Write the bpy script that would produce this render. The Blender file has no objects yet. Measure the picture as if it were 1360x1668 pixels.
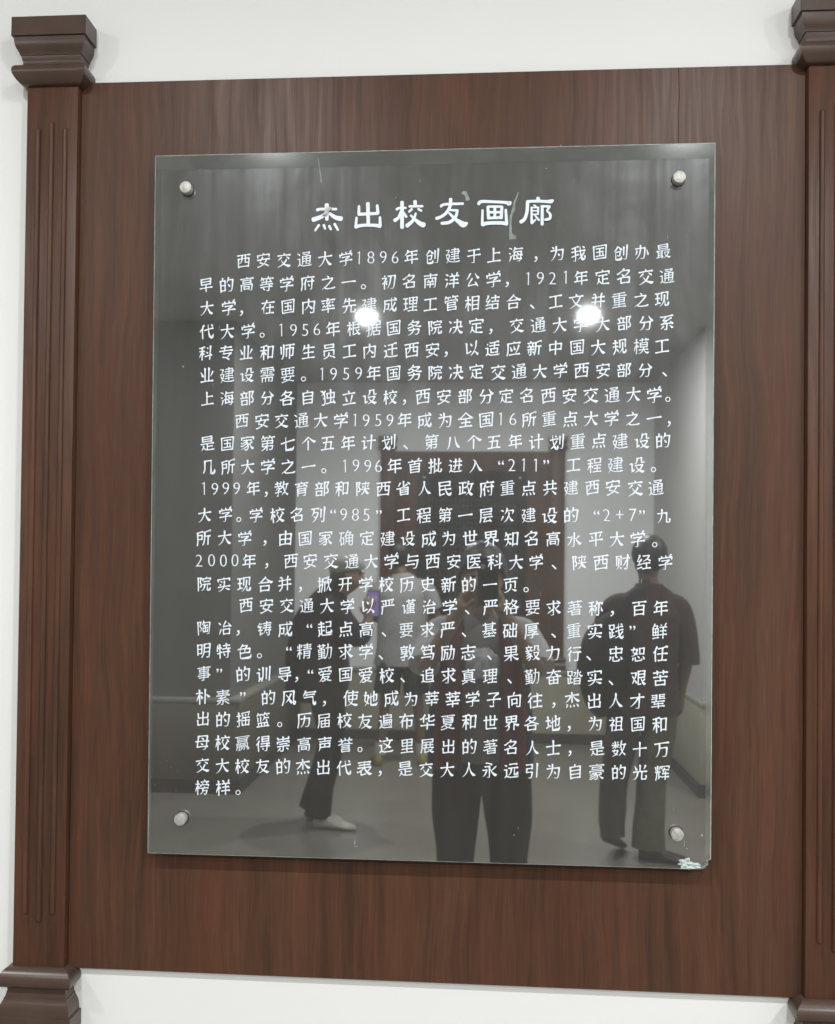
import bpy, bmesh, math, random
import numpy as np
from mathutils import Vector, Matrix, Quaternion
R = math.radians
random.seed(7)
scene = bpy.context.scene
C = scene.collection

# ------------------------------------------------------------------ camera
cam_d = bpy.data.cameras.new('camera')
cam = bpy.data.objects.new('camera', cam_d)
C.objects.link(cam)
cam_d.sensor_fit = 'AUTO'
cam_d.sensor_width = 36.0
cam_d.lens = 1510.0 * 36.0 / 1668.0
cam_d.shift_y = 67.0 / 1668.0
cam_d.clip_start = 0.02
cam_d.clip_end = 60.0
CAM = Vector((0.0, -1.642, 1.55))
rot = Matrix(((0.9975358, -0.0094769, 0.0695157),
              (0.0693602, -0.0158538, -0.9974657),
              (0.0105549, 0.9998294, -0.0151574)))
cam.matrix_world = Matrix.Translation(CAM) @ rot.to_4x4()
scene.camera = cam

# ------------------------------------------------------------------ world, exposure
world = bpy.data.worlds.new('World')
scene.world = world
world.use_nodes = True
world.node_tree.nodes['Background'].inputs[0].default_value = (0.8, 0.9, 1.0, 1)
world.node_tree.nodes['Background'].inputs[1].default_value = 0.02
scene.view_settings.view_transform = 'Standard'
scene.view_settings.look = 'None'
scene.view_settings.exposure = 0.0
scene.view_settings.gamma = 1.0
scene.render.engine = 'CYCLES'
scene.cycles.max_bounces = 8
scene.cycles.diffuse_bounces = 5
scene.cycles.glossy_bounces = 4
scene.cycles.caustics_reflective = False
scene.cycles.caustics_refractive = False
scene.cycles.use_denoising = True
scene.cycles.sample_clamp_indirect = 6.0

CEIL = 3.23
LAMPS = {(-2.30, -1.80): 22.0, (-0.80, -1.80): 25.0, (0.73, -1.80): 27.0, (2.25, -1.80): 23.0,
         (-2.30, -3.20): 12.0, (-0.78, -4.54): 72.0, (0.68, -4.54): 82.0, (2.25, -3.20): 50.0}  # the pair between the rows is added, out of view, for side light

# ------------------------------------------------------------------ helpers
def tag(o, label=None, cat=None, group=None, kind=None):
    if label: o['label'] = label
    if cat: o['category'] = cat
    if group: o['group'] = group
    if kind: o['kind'] = kind
    return o

def empty(name, loc=(0, 0, 0), rz=0.0):
    o = bpy.data.objects.new(name, None)
    C.objects.link(o)
    o.empty_display_size = 0.1
    o.location = loc
    o.rotation_euler = (0, 0, rz)
    return o

def link(name, me, mats, parent=None, smooth=None):
    o = bpy.data.objects.new(name, me)
    C.objects.link(o)
    if not isinstance(mats, (list, tuple)): mats = [mats]
    if not me.materials:
        for m in mats: me.materials.append(m)
    if parent: o.parent = parent
    if smooth is not None:
        me.polygons.foreach_set('use_smooth', [True] * len(me.polygons))
        me.set_sharp_from_angle(angle=R(smooth))
    return o

def from_bm(name, bm, mats, parent=None, smooth=None):
    bmesh.ops.recalc_face_normals(bm, faces=bm.faces)
    me = bpy.data.meshes.new(name)
    bm.to_mesh(me)
    bm.free()
    return link(name, me, mats, parent, smooth)

def add_box(bm, x0, x1, y0, y1, z0, z1, bevel=0.0, seg=1, mi=0):
    t = bmesh.new()
    v = [t.verts.new((x, y, z)) for x in (x0, x1) for y in (y0, y1) for z in (z0, z1)]
    for f in ((0, 1, 3, 2), (4, 6, 7, 5), (0, 4, 5, 1), (2, 3, 7, 6), (0, 2, 6, 4), (1, 5, 7, 3)):
        t.faces.new([v[i] for i in f])
    if bevel:
        bmesh.ops.bevel(t, geom=t.edges[:], offset=bevel, segments=seg, affect='EDGES', profile=0.5)
    for f in t.faces: f.material_index = mi
    me = bpy.data.meshes.new('tmp')
    t.to_mesh(me); t.free()
    bm.from_mesh(me)
    bpy.data.meshes.remove(me)

def box(name, x0, x1, y0, y1, z0, z1, mat, parent=None, bevel=0.0, seg=1):
    bm = bmesh.new()
    add_box(bm, x0, x1, y0, y1, z0, z1, bevel, seg)
    return from_bm(name, bm, mat, parent, smooth=40 if bevel else None)

def cyl_y(bm, cx, cz, y0, y1, r, n=40, bevel=0.0):
    """a disc-ended cylinder along y; the front end (y0) is bevelled"""
    prof = [(y1, r), (y0 + bevel, r), (y0 + bevel * 0.3, r - bevel * 0.3), (y0, r - bevel)] if bevel else [(y1, r), (y0, r)]
    rings = []
    for y, q in prof:
        rings.append([bm.verts.new((cx + q * math.cos(2 * math.pi * i / n), y, cz + q * math.sin(2 * math.pi * i / n))) for i in range(n)])
    for a, b in zip(rings, rings[1:]):
        for i in range(n):
            bm.faces.new((a[i], a[(i + 1) % n], b[(i + 1) % n], b[i]))
    bm.faces.new(rings[0]); bm.faces.new(rings[-1])

# ------------------------------------------------------------------ materials
def mat(name):
    m = bpy.data.materials.new(name)
    m.use_nodes = True
    nt = m.node_tree
    b = nt.nodes['Principled BSDF']
    return m, nt, b

def coords(nt, scale=(1, 1, 1), loc=(0, 0, 0), src='Object'):
    tc = nt.nodes.new('ShaderNodeTexCoord')
    mp = nt.nodes.new('ShaderNodeMapping')
    mp.inputs['Scale'].default_value = scale
    mp.inputs['Location'].default_value = loc
    nt.links.new(tc.outputs[src], mp.inputs[0])
    return mp.outputs[0]

def noise(nt, vec, scale=1.0, detail=4.0, rough=0.55, dist=0.0):
    n = nt.nodes.new('ShaderNodeTexNoise')
    n.inputs['Scale'].default_value = scale
    n.inputs['Detail'].default_value = detail
    n.inputs['Roughness'].default_value = rough
    n.inputs['Distortion'].default_value = dist
    nt.links.new(vec, n.inputs['Vector'])
    return n.outputs['Fac']

def ramp(nt, fac, stops):
    r = nt.nodes.new('ShaderNodeValToRGB')
    el = r.color_ramp.elements
    while len(el) < len(stops): el.new(0.5)
    for e, (p, c) in zip(el, stops):
        e.position = p
        e.color = (c[0], c[1], c[2], 1) if isinstance(c, (tuple, list)) else (c, c, c, 1)
    nt.links.new(fac, r.inputs[0])
    return r.outputs[0]

def mixc(nt, fac, a, b, mode='MIX'):
    m = nt.nodes.new('ShaderNodeMix')
    m.data_type = 'RGBA'
    m.blend_type = mode
    for s, v in ((m.inputs[0], fac), (m.inputs[6], a), (m.inputs[7], b)):
        if isinstance(v, (int, float)): s.default_value = v
        elif isinstance(v, (tuple, list)): s.default_value = (v[0], v[1], v[2], 1)
        else: nt.links.new(v, s)
    return m.outputs[2]

def math_n(nt, op, a, b=None, clamp=False):
    m = nt.nodes.new('ShaderNodeMath')
    m.operation = op
    m.use_clamp = clamp
    for i, v in enumerate((a, b)):
        if v is None: continue
        if isinstance(v, (int, float)): m.inputs[i].default_value = v
        else: nt.links.new(v, m.inputs[i])
    return m.outputs[0]

def bump(nt, b, h, strength=0.2, dist=0.001):
    n = nt.nodes.new('ShaderNodeBump')
    n.inputs['Strength'].default_value = strength
    n.inputs['Distance'].default_value = dist
    nt.links.new(h, n.inputs['Height'])
    nt.links.new(n.outputs[0], b.inputs['Normal'])

def simple(name, col, rough=0.6, spec=0.4, metal=0.0, var=0.12, nscale=30.0, bmp=0.0):
    m, nt, b = mat(name)
    v = coords(nt)
    n = noise(nt, v, nscale, 4)
    lo = tuple(c * (1 - var) for c in col); hi = tuple(min(1, c * (1 + var)) for c in col)
    nt.links.new(ramp(nt, n, [(0.3, lo), (0.7, hi)]), b.inputs['Base Color'])
    b.inputs['Roughness'].default_value = rough
    b.inputs['Specular IOR Level'].default_value = spec
    b.inputs['Metallic'].default_value = metal
    if bmp: bump(nt, b, n, bmp, 0.002)
    return m

def wood(name, tone=1.0, off=(0, 0, 0), rough=0.36):
    m, nt, b = mat(name)
    # the grain wanders: x is pushed about by a slow noise before the streaks are drawn
    wn = nt.nodes.new('ShaderNodeTexNoise'); wn.inputs['Scale'].default_value = 1.0; wn.inputs['Detail'].default_value = 3
    nt.links.new(coords(nt, (7, 7, 2.6), off), wn.inputs['Vector'])
    def wander(scale, amp):
        a = nt.nodes.new('ShaderNodeVectorMath'); a.operation = 'SUBTRACT'; a.inputs[1].default_value = (.5, .5, .5)
        nt.links.new(wn.outputs['Color'], a.inputs[0])
        b_ = nt.nodes.new('ShaderNodeVectorMath'); b_.operation = 'MULTIPLY'; b_.inputs[1].default_value = (amp * scale[0], 0, 0)
        nt.links.new(a.outputs[0], b_.inputs[0])
        c_ = nt.nodes.new('ShaderNodeVectorMath'); c_.operation = 'ADD'
        nt.links.new(b_.outputs[0], c_.inputs[0]); nt.links.new(coords(nt, scale, off), c_.inputs[1])
        return c_.outputs[0]
    broad = noise(nt, wander((17, 17, 1.3), 0.10), 1.0, 5, 0.6, 0.4)
    streak = noise(nt, wander((75, 75, 2.6), 0.05), 1.0, 5, 0.65, 0.2)
    fine = noise(nt, wander((420, 420, 11), 0.03), 1.0, 3, 0.6, 0.1)
    red = noise(nt, coords(nt, (22, 22, 1.6), (off[0] + 5, 3, 2)), 1.0, 3, 0.5, 0.4)
    t = tone * 0.90
    c1 = ramp(nt, broad, [(0.32, (0.050 * t, 0.030 * t, 0.021 * t)), (0.5, (0.083 * t, 0.043 * t, 0.028 * t)), (0.70, (0.116 * t, 0.063 * t, 0.038 * t))])
    c2 = ramp(nt, streak, [(0.32, (0.050 * t, 0.029 * t, 0.021 * t)), (0.5, (0.084 * t, 0.047 * t, 0.033 * t)), (0.68, (0.124 * t, 0.066 * t, 0.042 * t))])
    c = mixc(nt, 0.55, c1, c2)
    c = mixc(nt, math_n(nt, 'MULTIPLY', ramp(nt, red, [(0.48, 0.0), (0.75, 1.0)]), 0.40), c, (0.125 * t, 0.050 * t, 0.032 * t))
    c = mixc(nt, 0.35, c, ramp(nt, fine, [(0.3, 0.35), (0.6, 1.0)]), 'MULTIPLY')
    c = mixc(nt, 1.0, c, (1.19, 1.045, 0.93), 'MULTIPLY')
    nt.links.new(c, b.inputs['Base Color'])
    nt.links.new(ramp(nt, streak, [(0.3, rough + 0.08), (0.7, rough - 0.04)]), b.inputs['Roughness'])
    b.inputs['Specular IOR Level'].default_value = 0.23
    bump(nt, b, math_n(nt, 'ADD', streak, math_n(nt, 'MULTIPLY', fine, 0.6)), 0.12, 0.0006)
    return m

M = {}
M['veneer'] = wood('walnut_veneer', 1.0)
M['veneer2'] = wood('walnut_veneer_right', 1.06, (3.1, 0, 0.4))
M['shaft'] = wood('pilaster_veneer', 1.0, (7.7, 2.0, 1.3), 0.38)
M['moulding'] = simple('brown_moulding_paint', (0.078, 0.049, 0.037), 0.26, 0.5, var=0.16, nscale=14)

def wall_mat(name, col, sc=1.0):
    m, nt, b = mat(name)
    big = noise(nt, coords(nt, (1.3 * sc,) * 3), 1.0, 4, 0.6)
    sm = noise(nt, coords(nt, (220,) * 3), 1.0, 3, 0.6)
    sc_ = noise(nt, coords(nt, (9, 9, 5)), 1.0, 6, 0.7, 0.8)
    c = ramp(nt, big, [(0.3, tuple(k * 0.975 for k in col)), (0.7, col)])
    c = mixc(nt, math_n(nt, 'MULTIPLY', ramp(nt, sc_, [(0.66, 0.0), (0.8, 1.0)]), 0.10), c, tuple(k * 0.8 for k in col))
    nt.links.new(c, b.inputs['Base Color'])
    b.inputs['Roughness'].default_value = 0.72
    b.inputs['Specular IOR Level'].default_value = 0.3
    bump(nt, b, sm, 0.08, 0.0008)
    return m
M['wall'] = wall_mat('white_wall_paint', (0.84, 0.84, 0.82))
M['farwall'] = wall_mat('pale_wall_paint', (0.82, 0.83, 0.83))
M['pier'] = wall_mat('left_pier_grey', (0.155, 0.155, 0.148))  # left pier, darker than the other walls
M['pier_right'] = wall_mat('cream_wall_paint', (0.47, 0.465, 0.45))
M['ceil'] = wall_mat('ceiling_paint', (0.34, 0.34, 0.325))
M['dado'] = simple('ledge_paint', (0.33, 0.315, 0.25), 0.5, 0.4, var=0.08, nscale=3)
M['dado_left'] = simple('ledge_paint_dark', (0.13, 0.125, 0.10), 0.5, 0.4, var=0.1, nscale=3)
M['ledge_top'] = simple('ledge_top_stone', (0.27, 0.265, 0.235), 0.4, 0.5, var=0.08, nscale=20)
M['plinth'] = simple('dark_skirting', (0.045, 0.043, 0.04), 0.4, 0.4)
M['floor'] = simple('grey_floor_tile', (0.185, 0.173, 0.148), 0.28, 0.5, var=0.10, nscale=2.5)
M['steel'] = simple('brushed_steel', (0.62, 0.60, 0.55), 0.38, 0.5, metal=0.85, var=0.15, nscale=260, bmp=0.15)
M['steel_face'] = simple('worn_steel_face', (0.47, 0.46, 0.42), 0.45, 0.5, metal=0.35, var=0.22, nscale=180, bmp=0.3)
M['rubber'] = simple('dark_gasket', (0.02, 0.02, 0.02), 0.6)
M['lamp_ring'] = simple('white_lamp_ring', (0.8, 0.8, 0.8), 0.4, var=0.02)
M['vinyl'] = simple('white_vinyl_lettering', (0.80, 0.87, 0.94), 0.5, 0.3, var=0.05, nscale=60)
M['opp_vinyl'] = simple('grey_vinyl_lettering', (0.20, 0.20, 0.20), 0.5, 0.3, var=0.3, nscale=90)  # darker and more mottled than the near lettering
M['groove'] = simple('dark_board_joint', (0.012, 0.009, 0.007), 0.8)
M['residue'] = simple('dried_adhesive', (0.27, 0.305, 0.29), 0.55, 0.3, var=0.3, nscale=90, bmp=0.3)
M['paper'] = simple('torn_tape', (0.52, 0.51, 0.49), 0.6, 0.3, var=0.15, nscale=200, bmp=0.3)
M['shard'] = simple('crushed_glass_edge', (0.48, 0.56, 0.54), 0.22, 0.7, var=0.25, nscale=150, bmp=0.6)
M['glass_edge'] = simple('ground_glass_edge', (0.40, 0.45, 0.43), 0.25, 0.6, var=0.3, nscale=60)

def emission(name, col, s):
    m = bpy.data.materials.new(name)
    m.use_nodes = True
    nt = m.node_tree
    nt.nodes.clear()
    e = nt.nodes.new('ShaderNodeEmission'); o = nt.nodes.new('ShaderNodeOutputMaterial')
    e.inputs[0].default_value = (*col, 1); e.inputs[1].default_value = s
    nt.links.new(e.outputs[0], o.inputs[0])
    return m
M['lamp_lens'] = emission('lit_lamp_lens', (1.0, 0.98, 0.95), 40.0)
M['screen'] = emission('lit_phone_screen', (0.42, 0.32, 0.85), 0.9)

def glass_mat():
    """dark-backed reflecting glass: mirror lobe + dusty haze lobe over a dark ground, with smears of dirt"""
    m = bpy.data.materials.new('dark_backed_glass')
    m.use_nodes = True
    nt = m.node_tree
    nt.nodes.clear()
    L = nt.links.new
    out = nt.nodes.new('ShaderNodeOutputMaterial')
    base = nt.nodes.new('ShaderNodeBsdfDiffuse')
    sharp = nt.nodes.new('ShaderNodeBsdfGlossy')
    haze = nt.nodes.new('ShaderNodeBsdfGlossy')
    dust = nt.nodes.new('ShaderNodeBsdfDiffuse')
    sharp.inputs['Roughness'].default_value = 0.021
    sharp.inputs['Color'].default_value = (0.96, 0.97, 0.96, 1)
    haze.inputs['Roughness'].default_value = 0.30
    haze.inputs['Color'].default_value = (0.93, 0.97, 1.0, 1)
    dust.inputs['Color'].default_value = (0.42, 0.43, 0.41, 1)
    base.inputs['Color'].default_value = (0.052, 0.050, 0.046, 1)
    # faint waviness of the sheet
    wv = noise(nt, coords(nt, (3.5, 3.5, 3.5)), 1.0, 2)
    bp = nt.nodes.new('ShaderNodeBump')
    bp.inputs['Strength'].default_value = 0.05; bp.inputs['Distance'].default_value = 0.001
    L(wv, bp.inputs['Height']); L(bp.outputs[0], sharp.inputs['Normal'])
    # smears: wiping arcs and vertical runs
    a = noise(nt, coords(nt, (5, 5, 3.2)), 1.0, 6, 0.65, 1.6)
    v = noise(nt, coords(nt, (38, 38, 1.4)), 1.0, 4, 0.6, 0.3)
    s = math_n(nt, 'MULTIPLY', ramp(nt, a, [(0.38, 0.35), (0.76, 1.0)]), ramp(nt, v, [(0.3, 0.4), (0.7, 1.0)]))
    specks = ramp(nt, noise(nt, coords(nt, (420, 420, 420)), 1.0, 2, 0.5), [(0.70, 0.0), (0.76, 1.0)])
    # grime gathers in the lower left corner of the sheet
    sep = nt.nodes.new('ShaderNodeSeparateXYZ'); L(coords(nt), sep.inputs[0])
    dx = math_n(nt, 'ADD', sep.outputs[0], 0.545); dz = math_n(nt, 'ADD', sep.outputs[2], -1.165)
    r2 = math_n(nt, 'ADD', math_n(nt, 'POWER', math_n(nt, 'MULTIPLY', dx, 17.0), 2.0), math_n(nt, 'POWER', math_n(nt, 'MULTIPLY', dz, 26.0), 2.0))
    corner = math_n(nt, 'SUBTRACT', 1.0, math_n(nt, 'MULTIPLY', r2, 0.5), True)
    mx1 = nt.nodes.new('ShaderNodeMixShader'); mx2 = nt.nodes.new('ShaderNodeMixShader'); mx3 = nt.nodes.new('ShaderNodeMixShader')
    mx1.inputs[0].default_value = 0.36
    L(base.outputs[0], mx1.inputs[1]); L(sharp.outputs[0], mx1.inputs[2])
    L(math_n(nt, 'MULTIPLY', s, 0.055), mx2.inputs[0])
    L(mx1.outputs[0], mx2.inputs[1]); L(haze.outputs[0], mx2.inputs[2])
    df = math_n(nt, 'ADD', math_n(nt, 'MULTIPLY', s, 0.028), math_n(nt, 'MULTIPLY', math_n(nt, 'MULTIPLY', specks, corner), 0.5), True)
    L(df, mx3.inputs[0])
    L(mx2.outputs[0], mx3.inputs[1]); L(dust.outputs[0], mx3.inputs[2])
    L(mx3.outputs[0], out.inputs[0])
    return m
M['glass'] = glass_mat()
M['opp_glass'] = simple('dark_reflection_glass', (0.022, 0.021, 0.019), 0.12, 0.5, var=0.1)  # the dark wood this pane would mirror is put into its colour

def margin_mat():
    m = bpy.data.materials.new('frosted_glass_margin')
    m.use_nodes = True
    nt = m.node_tree
    nt.nodes.clear()
    L = nt.links.new
    out = nt.nodes.new('ShaderNodeOutputMaterial')
    d = nt.nodes.new('ShaderNodeBsdfDiffuse'); g = nt.nodes.new('ShaderNodeBsdfGlossy'); mx = nt.nodes.new('ShaderNodeMixShader')
    n = noise(nt, coords(nt, (14, 14, 30)), 1.0, 5, 0.6, 0.5)
    L(ramp(nt, n, [(0.3, (0.075, 0.078, 0.07)), (0.7, (0.13, 0.135, 0.125))]), d.inputs[0])
    g.inputs['Roughness'].default_value = 0.06
    g.inputs['Color'].default_value = (0.95, 0.97, 0.96, 1)
    mx.inputs[0].default_value = 0.36
    L(d.outputs[0], mx.inputs[1]); L(g.outputs[0], mx.inputs[2]); L(mx.outputs[0], out.inputs[0])
    return m
M['margin'] = margin_mat()

# ------------------------------------------------------------------ the room
def structure(name, x0, x1, y0, y1, z0, z1, m):
    o = box(name, x0, x1, y0, y1, z0, z1, m)
    return tag(o, kind='structure')
XL, XR, YF = -3.6, 3.2, -6.82
structure('floor', XL, XR, YF, 0.0, -0.12, 0.0, M['floor'])
structure('ceiling', XL - .1, XR + .1, YF - .1, 0.1, CEIL, CEIL + 0.1, M['ceil'])
structure('wall_front', XL - .1, XR + .1, 0.0, 0.1, -0.12, CEIL - .001, M['wall'])
structure('wall_left', XL - .1, XL, YF, -0.001, -0.12, CEIL - .001, M['wall'])
structure('wall_right', XR, XR + .1, YF, -0.001, -0.12, CEIL - .001, M['wall'])
structure('wall_back', XL - .1, XR + .1, YF - .1, YF - .001, -0.12, CEIL - .001, M['farwall'])
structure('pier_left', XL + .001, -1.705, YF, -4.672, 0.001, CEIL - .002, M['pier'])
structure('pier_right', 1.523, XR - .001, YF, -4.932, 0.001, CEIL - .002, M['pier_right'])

def dado(name, x0, x1, y0, y1, label, m):
    t = empty(name, (0, 0, 0))
    box('front_panel', x0, x1, y0, y1, 0.085, 0.612, m, t, 0.004)
    box('skirting', x0 + .002, x1 - .002, y0 + .002, y1 + .012, 0.001, 0.084, M['plinth'], t)
    box('ledge_top', x0 - .004, x1 + .006, y0 - .002, y1 + .018, 0.613, 0.645, M['ledge_top'], t, 0.006, 2)
    return tag(t, label, 'ledge', kind='structure')
dado('wall_ledge', -1.625, 1.49, YF + .002, -6.74, 'low olive ledge boxing along the far wall, seen in the glass', M['dado'])
def ledge_side(x0, x1, y0, y1, label, m, skirt_in):
    t = empty('wall_ledge')
    box('front_panel', x0, x1, y0, y1, 0.085, 0.612, m, t, 0.006, 2)
    box('skirting', x0 + skirt_in[0], x1 + skirt_in[1], y0, y1 + skirt_in[2], 0.001, 0.084, M['plinth'], t)
    box('ledge_top', x0 - .002, x1 + .002, y0, y1 + .008, 0.613, 0.645, M['ledge_top'], t, 0.006, 2)
    return tag(t, label, 'ledge', kind='structure')
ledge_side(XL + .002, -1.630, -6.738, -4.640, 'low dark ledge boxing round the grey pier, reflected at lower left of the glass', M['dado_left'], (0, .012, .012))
ledge_side(1.495, XR - .002, -6.738, -4.900, 'low pale ledge boxing round the right hand pier, reflected at lower right of the glass', M['dado'], (-.012, 0, .012))

# ------------------------------------------------------------------ ceiling lamps
lamp_labels = {
    (-0.78, -4.54): 'round ceiling downlight whose reflection glares left of centre in the glass',
    (0.68, -4.54): 'round ceiling downlight whose reflection glares right of centre in the glass',
    (-0.80, -1.80): 'round ceiling downlight above the upper left corner of the glass plaque',
    (0.73, -1.80): 'round ceiling downlight above the upper right corner of the glass plaque',
    (-2.30, -1.80): 'round ceiling downlight in the near row, beyond the left pilaster',
    (2.25, -1.80): 'round ceiling downlight in the near row, beyond the right pilaster',
    (-2.30, -3.20): 'added unseen downlight between the rows, before the grey pier',
    (2.25, -3.20): 'added unseen downlight between the rows, before the right hand pier'}
for (x, y) in LAMPS:
    t = empty('ceiling_downlight', (x, y, CEIL))
    tag(t, lamp_labels[(x, y)], 'ceiling light', 'downlights in two ceiling rows')
    bm = bmesh.new()
    n = 32
    prof = [(0.085, 0.0), (0.085, -0.012), (0.078, -0.018), (0.062, -0.018), (0.051, -0.006)]
    rings = [[bm.verts.new((r * math.cos(2 * math.pi * i / n), r * math.sin(2 * math.pi * i / n), z)) for i in range(n)] for r, z in prof]
    for a, b in zip(rings, rings[1:]):
        for i in range(n): bm.faces.new((a[i], a[(i + 1) % n], b[(i + 1) % n], b[i]))
    from_bm('trim_ring', bm, M['lamp_ring'], t, 40)
    bm = bmesh.new()
    rings = []
    for k in range(5):
        a_ = R(90) * k / 5
        rings.append([bm.verts.new((0.050 * math.cos(a_) * math.cos(2 * math.pi * i / n), 0.050 * math.cos(a_) * math.sin(2 * math.pi * i / n), -0.006 - 0.012 * math.sin(a_))) for i in range(n)])
    top = bm.verts.new((0, 0, -0.018))
    for a, b in zip(rings, rings[1:]):
        for i in range(n): bm.faces.new((a[i], a[(i + 1) % n], b[(i + 1) % n], b[i]))
    for i in range(n): bm.faces.new((rings[-1][i], rings[-1][(i + 1) % n], top))
    from_bm('lens', bm, M['lamp_lens'], t, 60)
    ld = bpy.data.lights.new('downlight_beam', 'AREA')
    ld.shape = 'DISK'; ld.size = 0.08; ld.energy = LAMPS[(x, y)]; ld.color = (0.975, 0.99, 1.0)
    lo = bpy.data.objects.new('downlight_beam', ld)
    C.objects.link(lo)
    lo.location = (x, y, CEIL - 0.022)

# ------------------------------------------------------------------ wooden panelling
CAP = [(0.1170, 0.0210), (0.0835, 0.0212), (0.0830, 0.0178), (0.0785, 0.0175), (0.0750, 0.0172), (0.0700, 0.0165), (0.0650, 0.0150),
       (0.0605, 0.0125), (0.0570, 0.0105), (0.0535, 0.0098), (0.0530, 0.0082), (0.0500, 0.0078), (0.0455, 0.0066), (0.0410, 0.0056),
       (0.0375, 0.0060), (0.0360, 0.0078), (0.0350, 0.0105), (0.0330, 0.0150), (0.0300, 0.0182), (0.0260, 0.0200), (0.0215, 0.0204), (0.0170, 0.0196),
       (0.0120, 0.0172), (0.0070, 0.0135), (0.0025, 0.0085), (0.0, 0.0040), (0.0, 0.0001)]
def moulding(name, w, dep, z, flip, parent, sc=1.0):
    """mitred moulding round three sides of a shaft of width w, standing dep off the wall"""
    bm = bmesh.new()
    rings = []
    for h, o in CAP:
        zz = z + (h if not flip else -h) * sc
        o *= sc
        rings.append([bm.verts.new(p) for p in ((-w / 2 - o, -0.0005, zz), (-w / 2 - o, -dep - o, zz), (w / 2 + o, -dep - o, zz), (w / 2 + o, -0.0005, zz))])
    for a, b in zip(rings, rings[1:]):
        for i in range(3): bm.faces.new((a[i], a[i + 1], b[i + 1], b[i]))
    bm.faces.new(rings[0])
    ed = [e for e in bm.edges if abs(e.verts[0].co.z - e.verts[1].co.z) > 0.02 * sc and e.verts[0].co.y < -0.01]
    bmesh.ops.bevel(bm, geom=ed, offset=0.0008, segments=2, affect='EDGES')
    return from_bm(name, bm, M['moulding'], parent, 32)

def reed(name, x, y, z0, z1, w, h, m, parent):
    bm = bmesh.new()
    n = 10
    def ring(r, yy):
        pts = []
        for i in range(n + 1):
            a = math.pi * i / n
            pts.append((x + r * math.cos(a), yy, z1 - w / 2 + r * math.sin(a)))
        for i in range(n + 1):
            a = math.pi + math.pi * i / n
            pts.append((x + r * math.cos(a), yy, z0 + w / 2 + r * math.sin(a)))
        return [bm.verts.new(p) for p in pts]
    rs = []
    for k in range(6):
        a = R(90) * k / 5
        rs.append(ring(max(w / 2 * math.cos(a), w * 0.03), y - h * math.sin(a)))
    for a, b in zip(rs, rs[1:]):
        for i in range(len(a)): bm.faces.new((a[i], a[(i + 1) % len(a)], b[(i + 1) % len(a)], b[i]))
    bm.faces.new(rs[-1])
    return from_bm(name, bm, m, parent, 60)

def pilaster(loc, rz, w, dep, z0, z1, label, group, sc=1.0, reeds=True):
    t = empty('pilaster', loc, rz)
    tag(t, label, 'pilaster', group)
    box('shaft', -w / 2, w / 2, -dep, -0.0005, z0, z1, M['shaft'], t, 0.0018, 2)
    moulding('capital', w, dep, z1 - 0.002, False, t, sc)
    moulding('base', w, dep, z0 + 0.002, True, t, sc)
    if reeds:
        s = w / 0.095
        for dx, a, b in ((-0.0252, 0.094, 0.078), (0.0, 0.080, 0.066), (0.0252, 0.094, 0.078)):
            reed('reed', dx * s, -dep, z0 + a, z1 - b, 0.0094 * s, 0.0050, M['shaft'], t)
    return t
pilaster((-0.7835, 0, 0), 0, 0.095, 0.027, 0.829, 2.415, 'brown reeded wooden pilaster at the left end of the wood panel', 'pilasters beside the wood panel')
pilaster((0.5975, 0, 0), 0, 0.095, 0.027, 0.829, 2.417, 'brown reeded wooden pilaster cut by the right edge of the photo', 'pilasters beside the wood panel')

t = empty('wood_panel', (0, 0, 0))
tag(t, 'large walnut veneer panel between the pilasters behind the glass plaque', 'wall panel')
box('backing_board', -0.7355, 0.5495, -0.0095, -0.0005, 0.8245, 2.4255, M['groove'], t)
box('veneer_board', -0.7357, 0.5497, -0.012, -0.0097, 0.824, 2.426, M['veneer'], t, 0.0005)
bm = bmesh.new()                                        # the veneer has split above the plaque
pts = [(0.3335, 2.4255), (0.3345, 2.400), (0.3352, 2.372), (0.3340, 2.352), (0.3338, 2.330), (0.3346, 2.305), (0.3343, 2.270)]
L_ = [bm.verts.new((x - .0006, -0.01215, z)) for x, z in pts]; R_ = [bm.verts.new((x + .0005, -0.01215, z)) for x, z in pts]
for i in range(len(pts) - 1): bm.faces.new((L_[i], L_[i + 1], R_[i + 1], R_[i]))
from_bm('crack', bm, M['groove'], t)

# ------------------------------------------------------------------ glass plaque
GX0, GX1, GZ0, GZ1, GF, GB = -0.5845, 0.3898, 1.0440, 2.2778, -0.042, -0.032
plaque = empty('glass_plaque', (0, 0, 0))
tag(plaque, 'dark reflecting glass plaque lettered in white Chinese characters, chipped lower right corner', 'plaque')
def pane(name, pts, y0, y1, bev, parent, m_face, m_edge):
    """sheet with outline pts (x, z), front at y0, chamfered front edge"""
    bm = bmesh.new()
    cx = sum(p[0] for p in pts) / len(pts); cz = sum(p[1] for p in pts) / len(pts)
    def ring(ins, y):
        out = []
        for x, z in pts:
            out.append(bm.verts.new((x - ins * (1 if x > cx else -1), y, z - ins * (1 if z > cz else -1))))
        return out
    a = ring(0, y1); b = ring(0, y0 + bev * 0.8); c = ring(bev, y0)
    fs = bm.faces.new(c); fs.material_index = 0
    fb = bm.faces.new(list(reversed(a))); fb.material_index = 0
    n = len(pts)
    for p, q in ((a, b), (b, c)):
        for i in range(n):
            f = bm.faces.new((p[i], p[(i + 1) % n], q[(i + 1) % n], q[i])); f.material_index = 1
    return from_bm(name, bm, [m_face, m_edge], parent)
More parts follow.
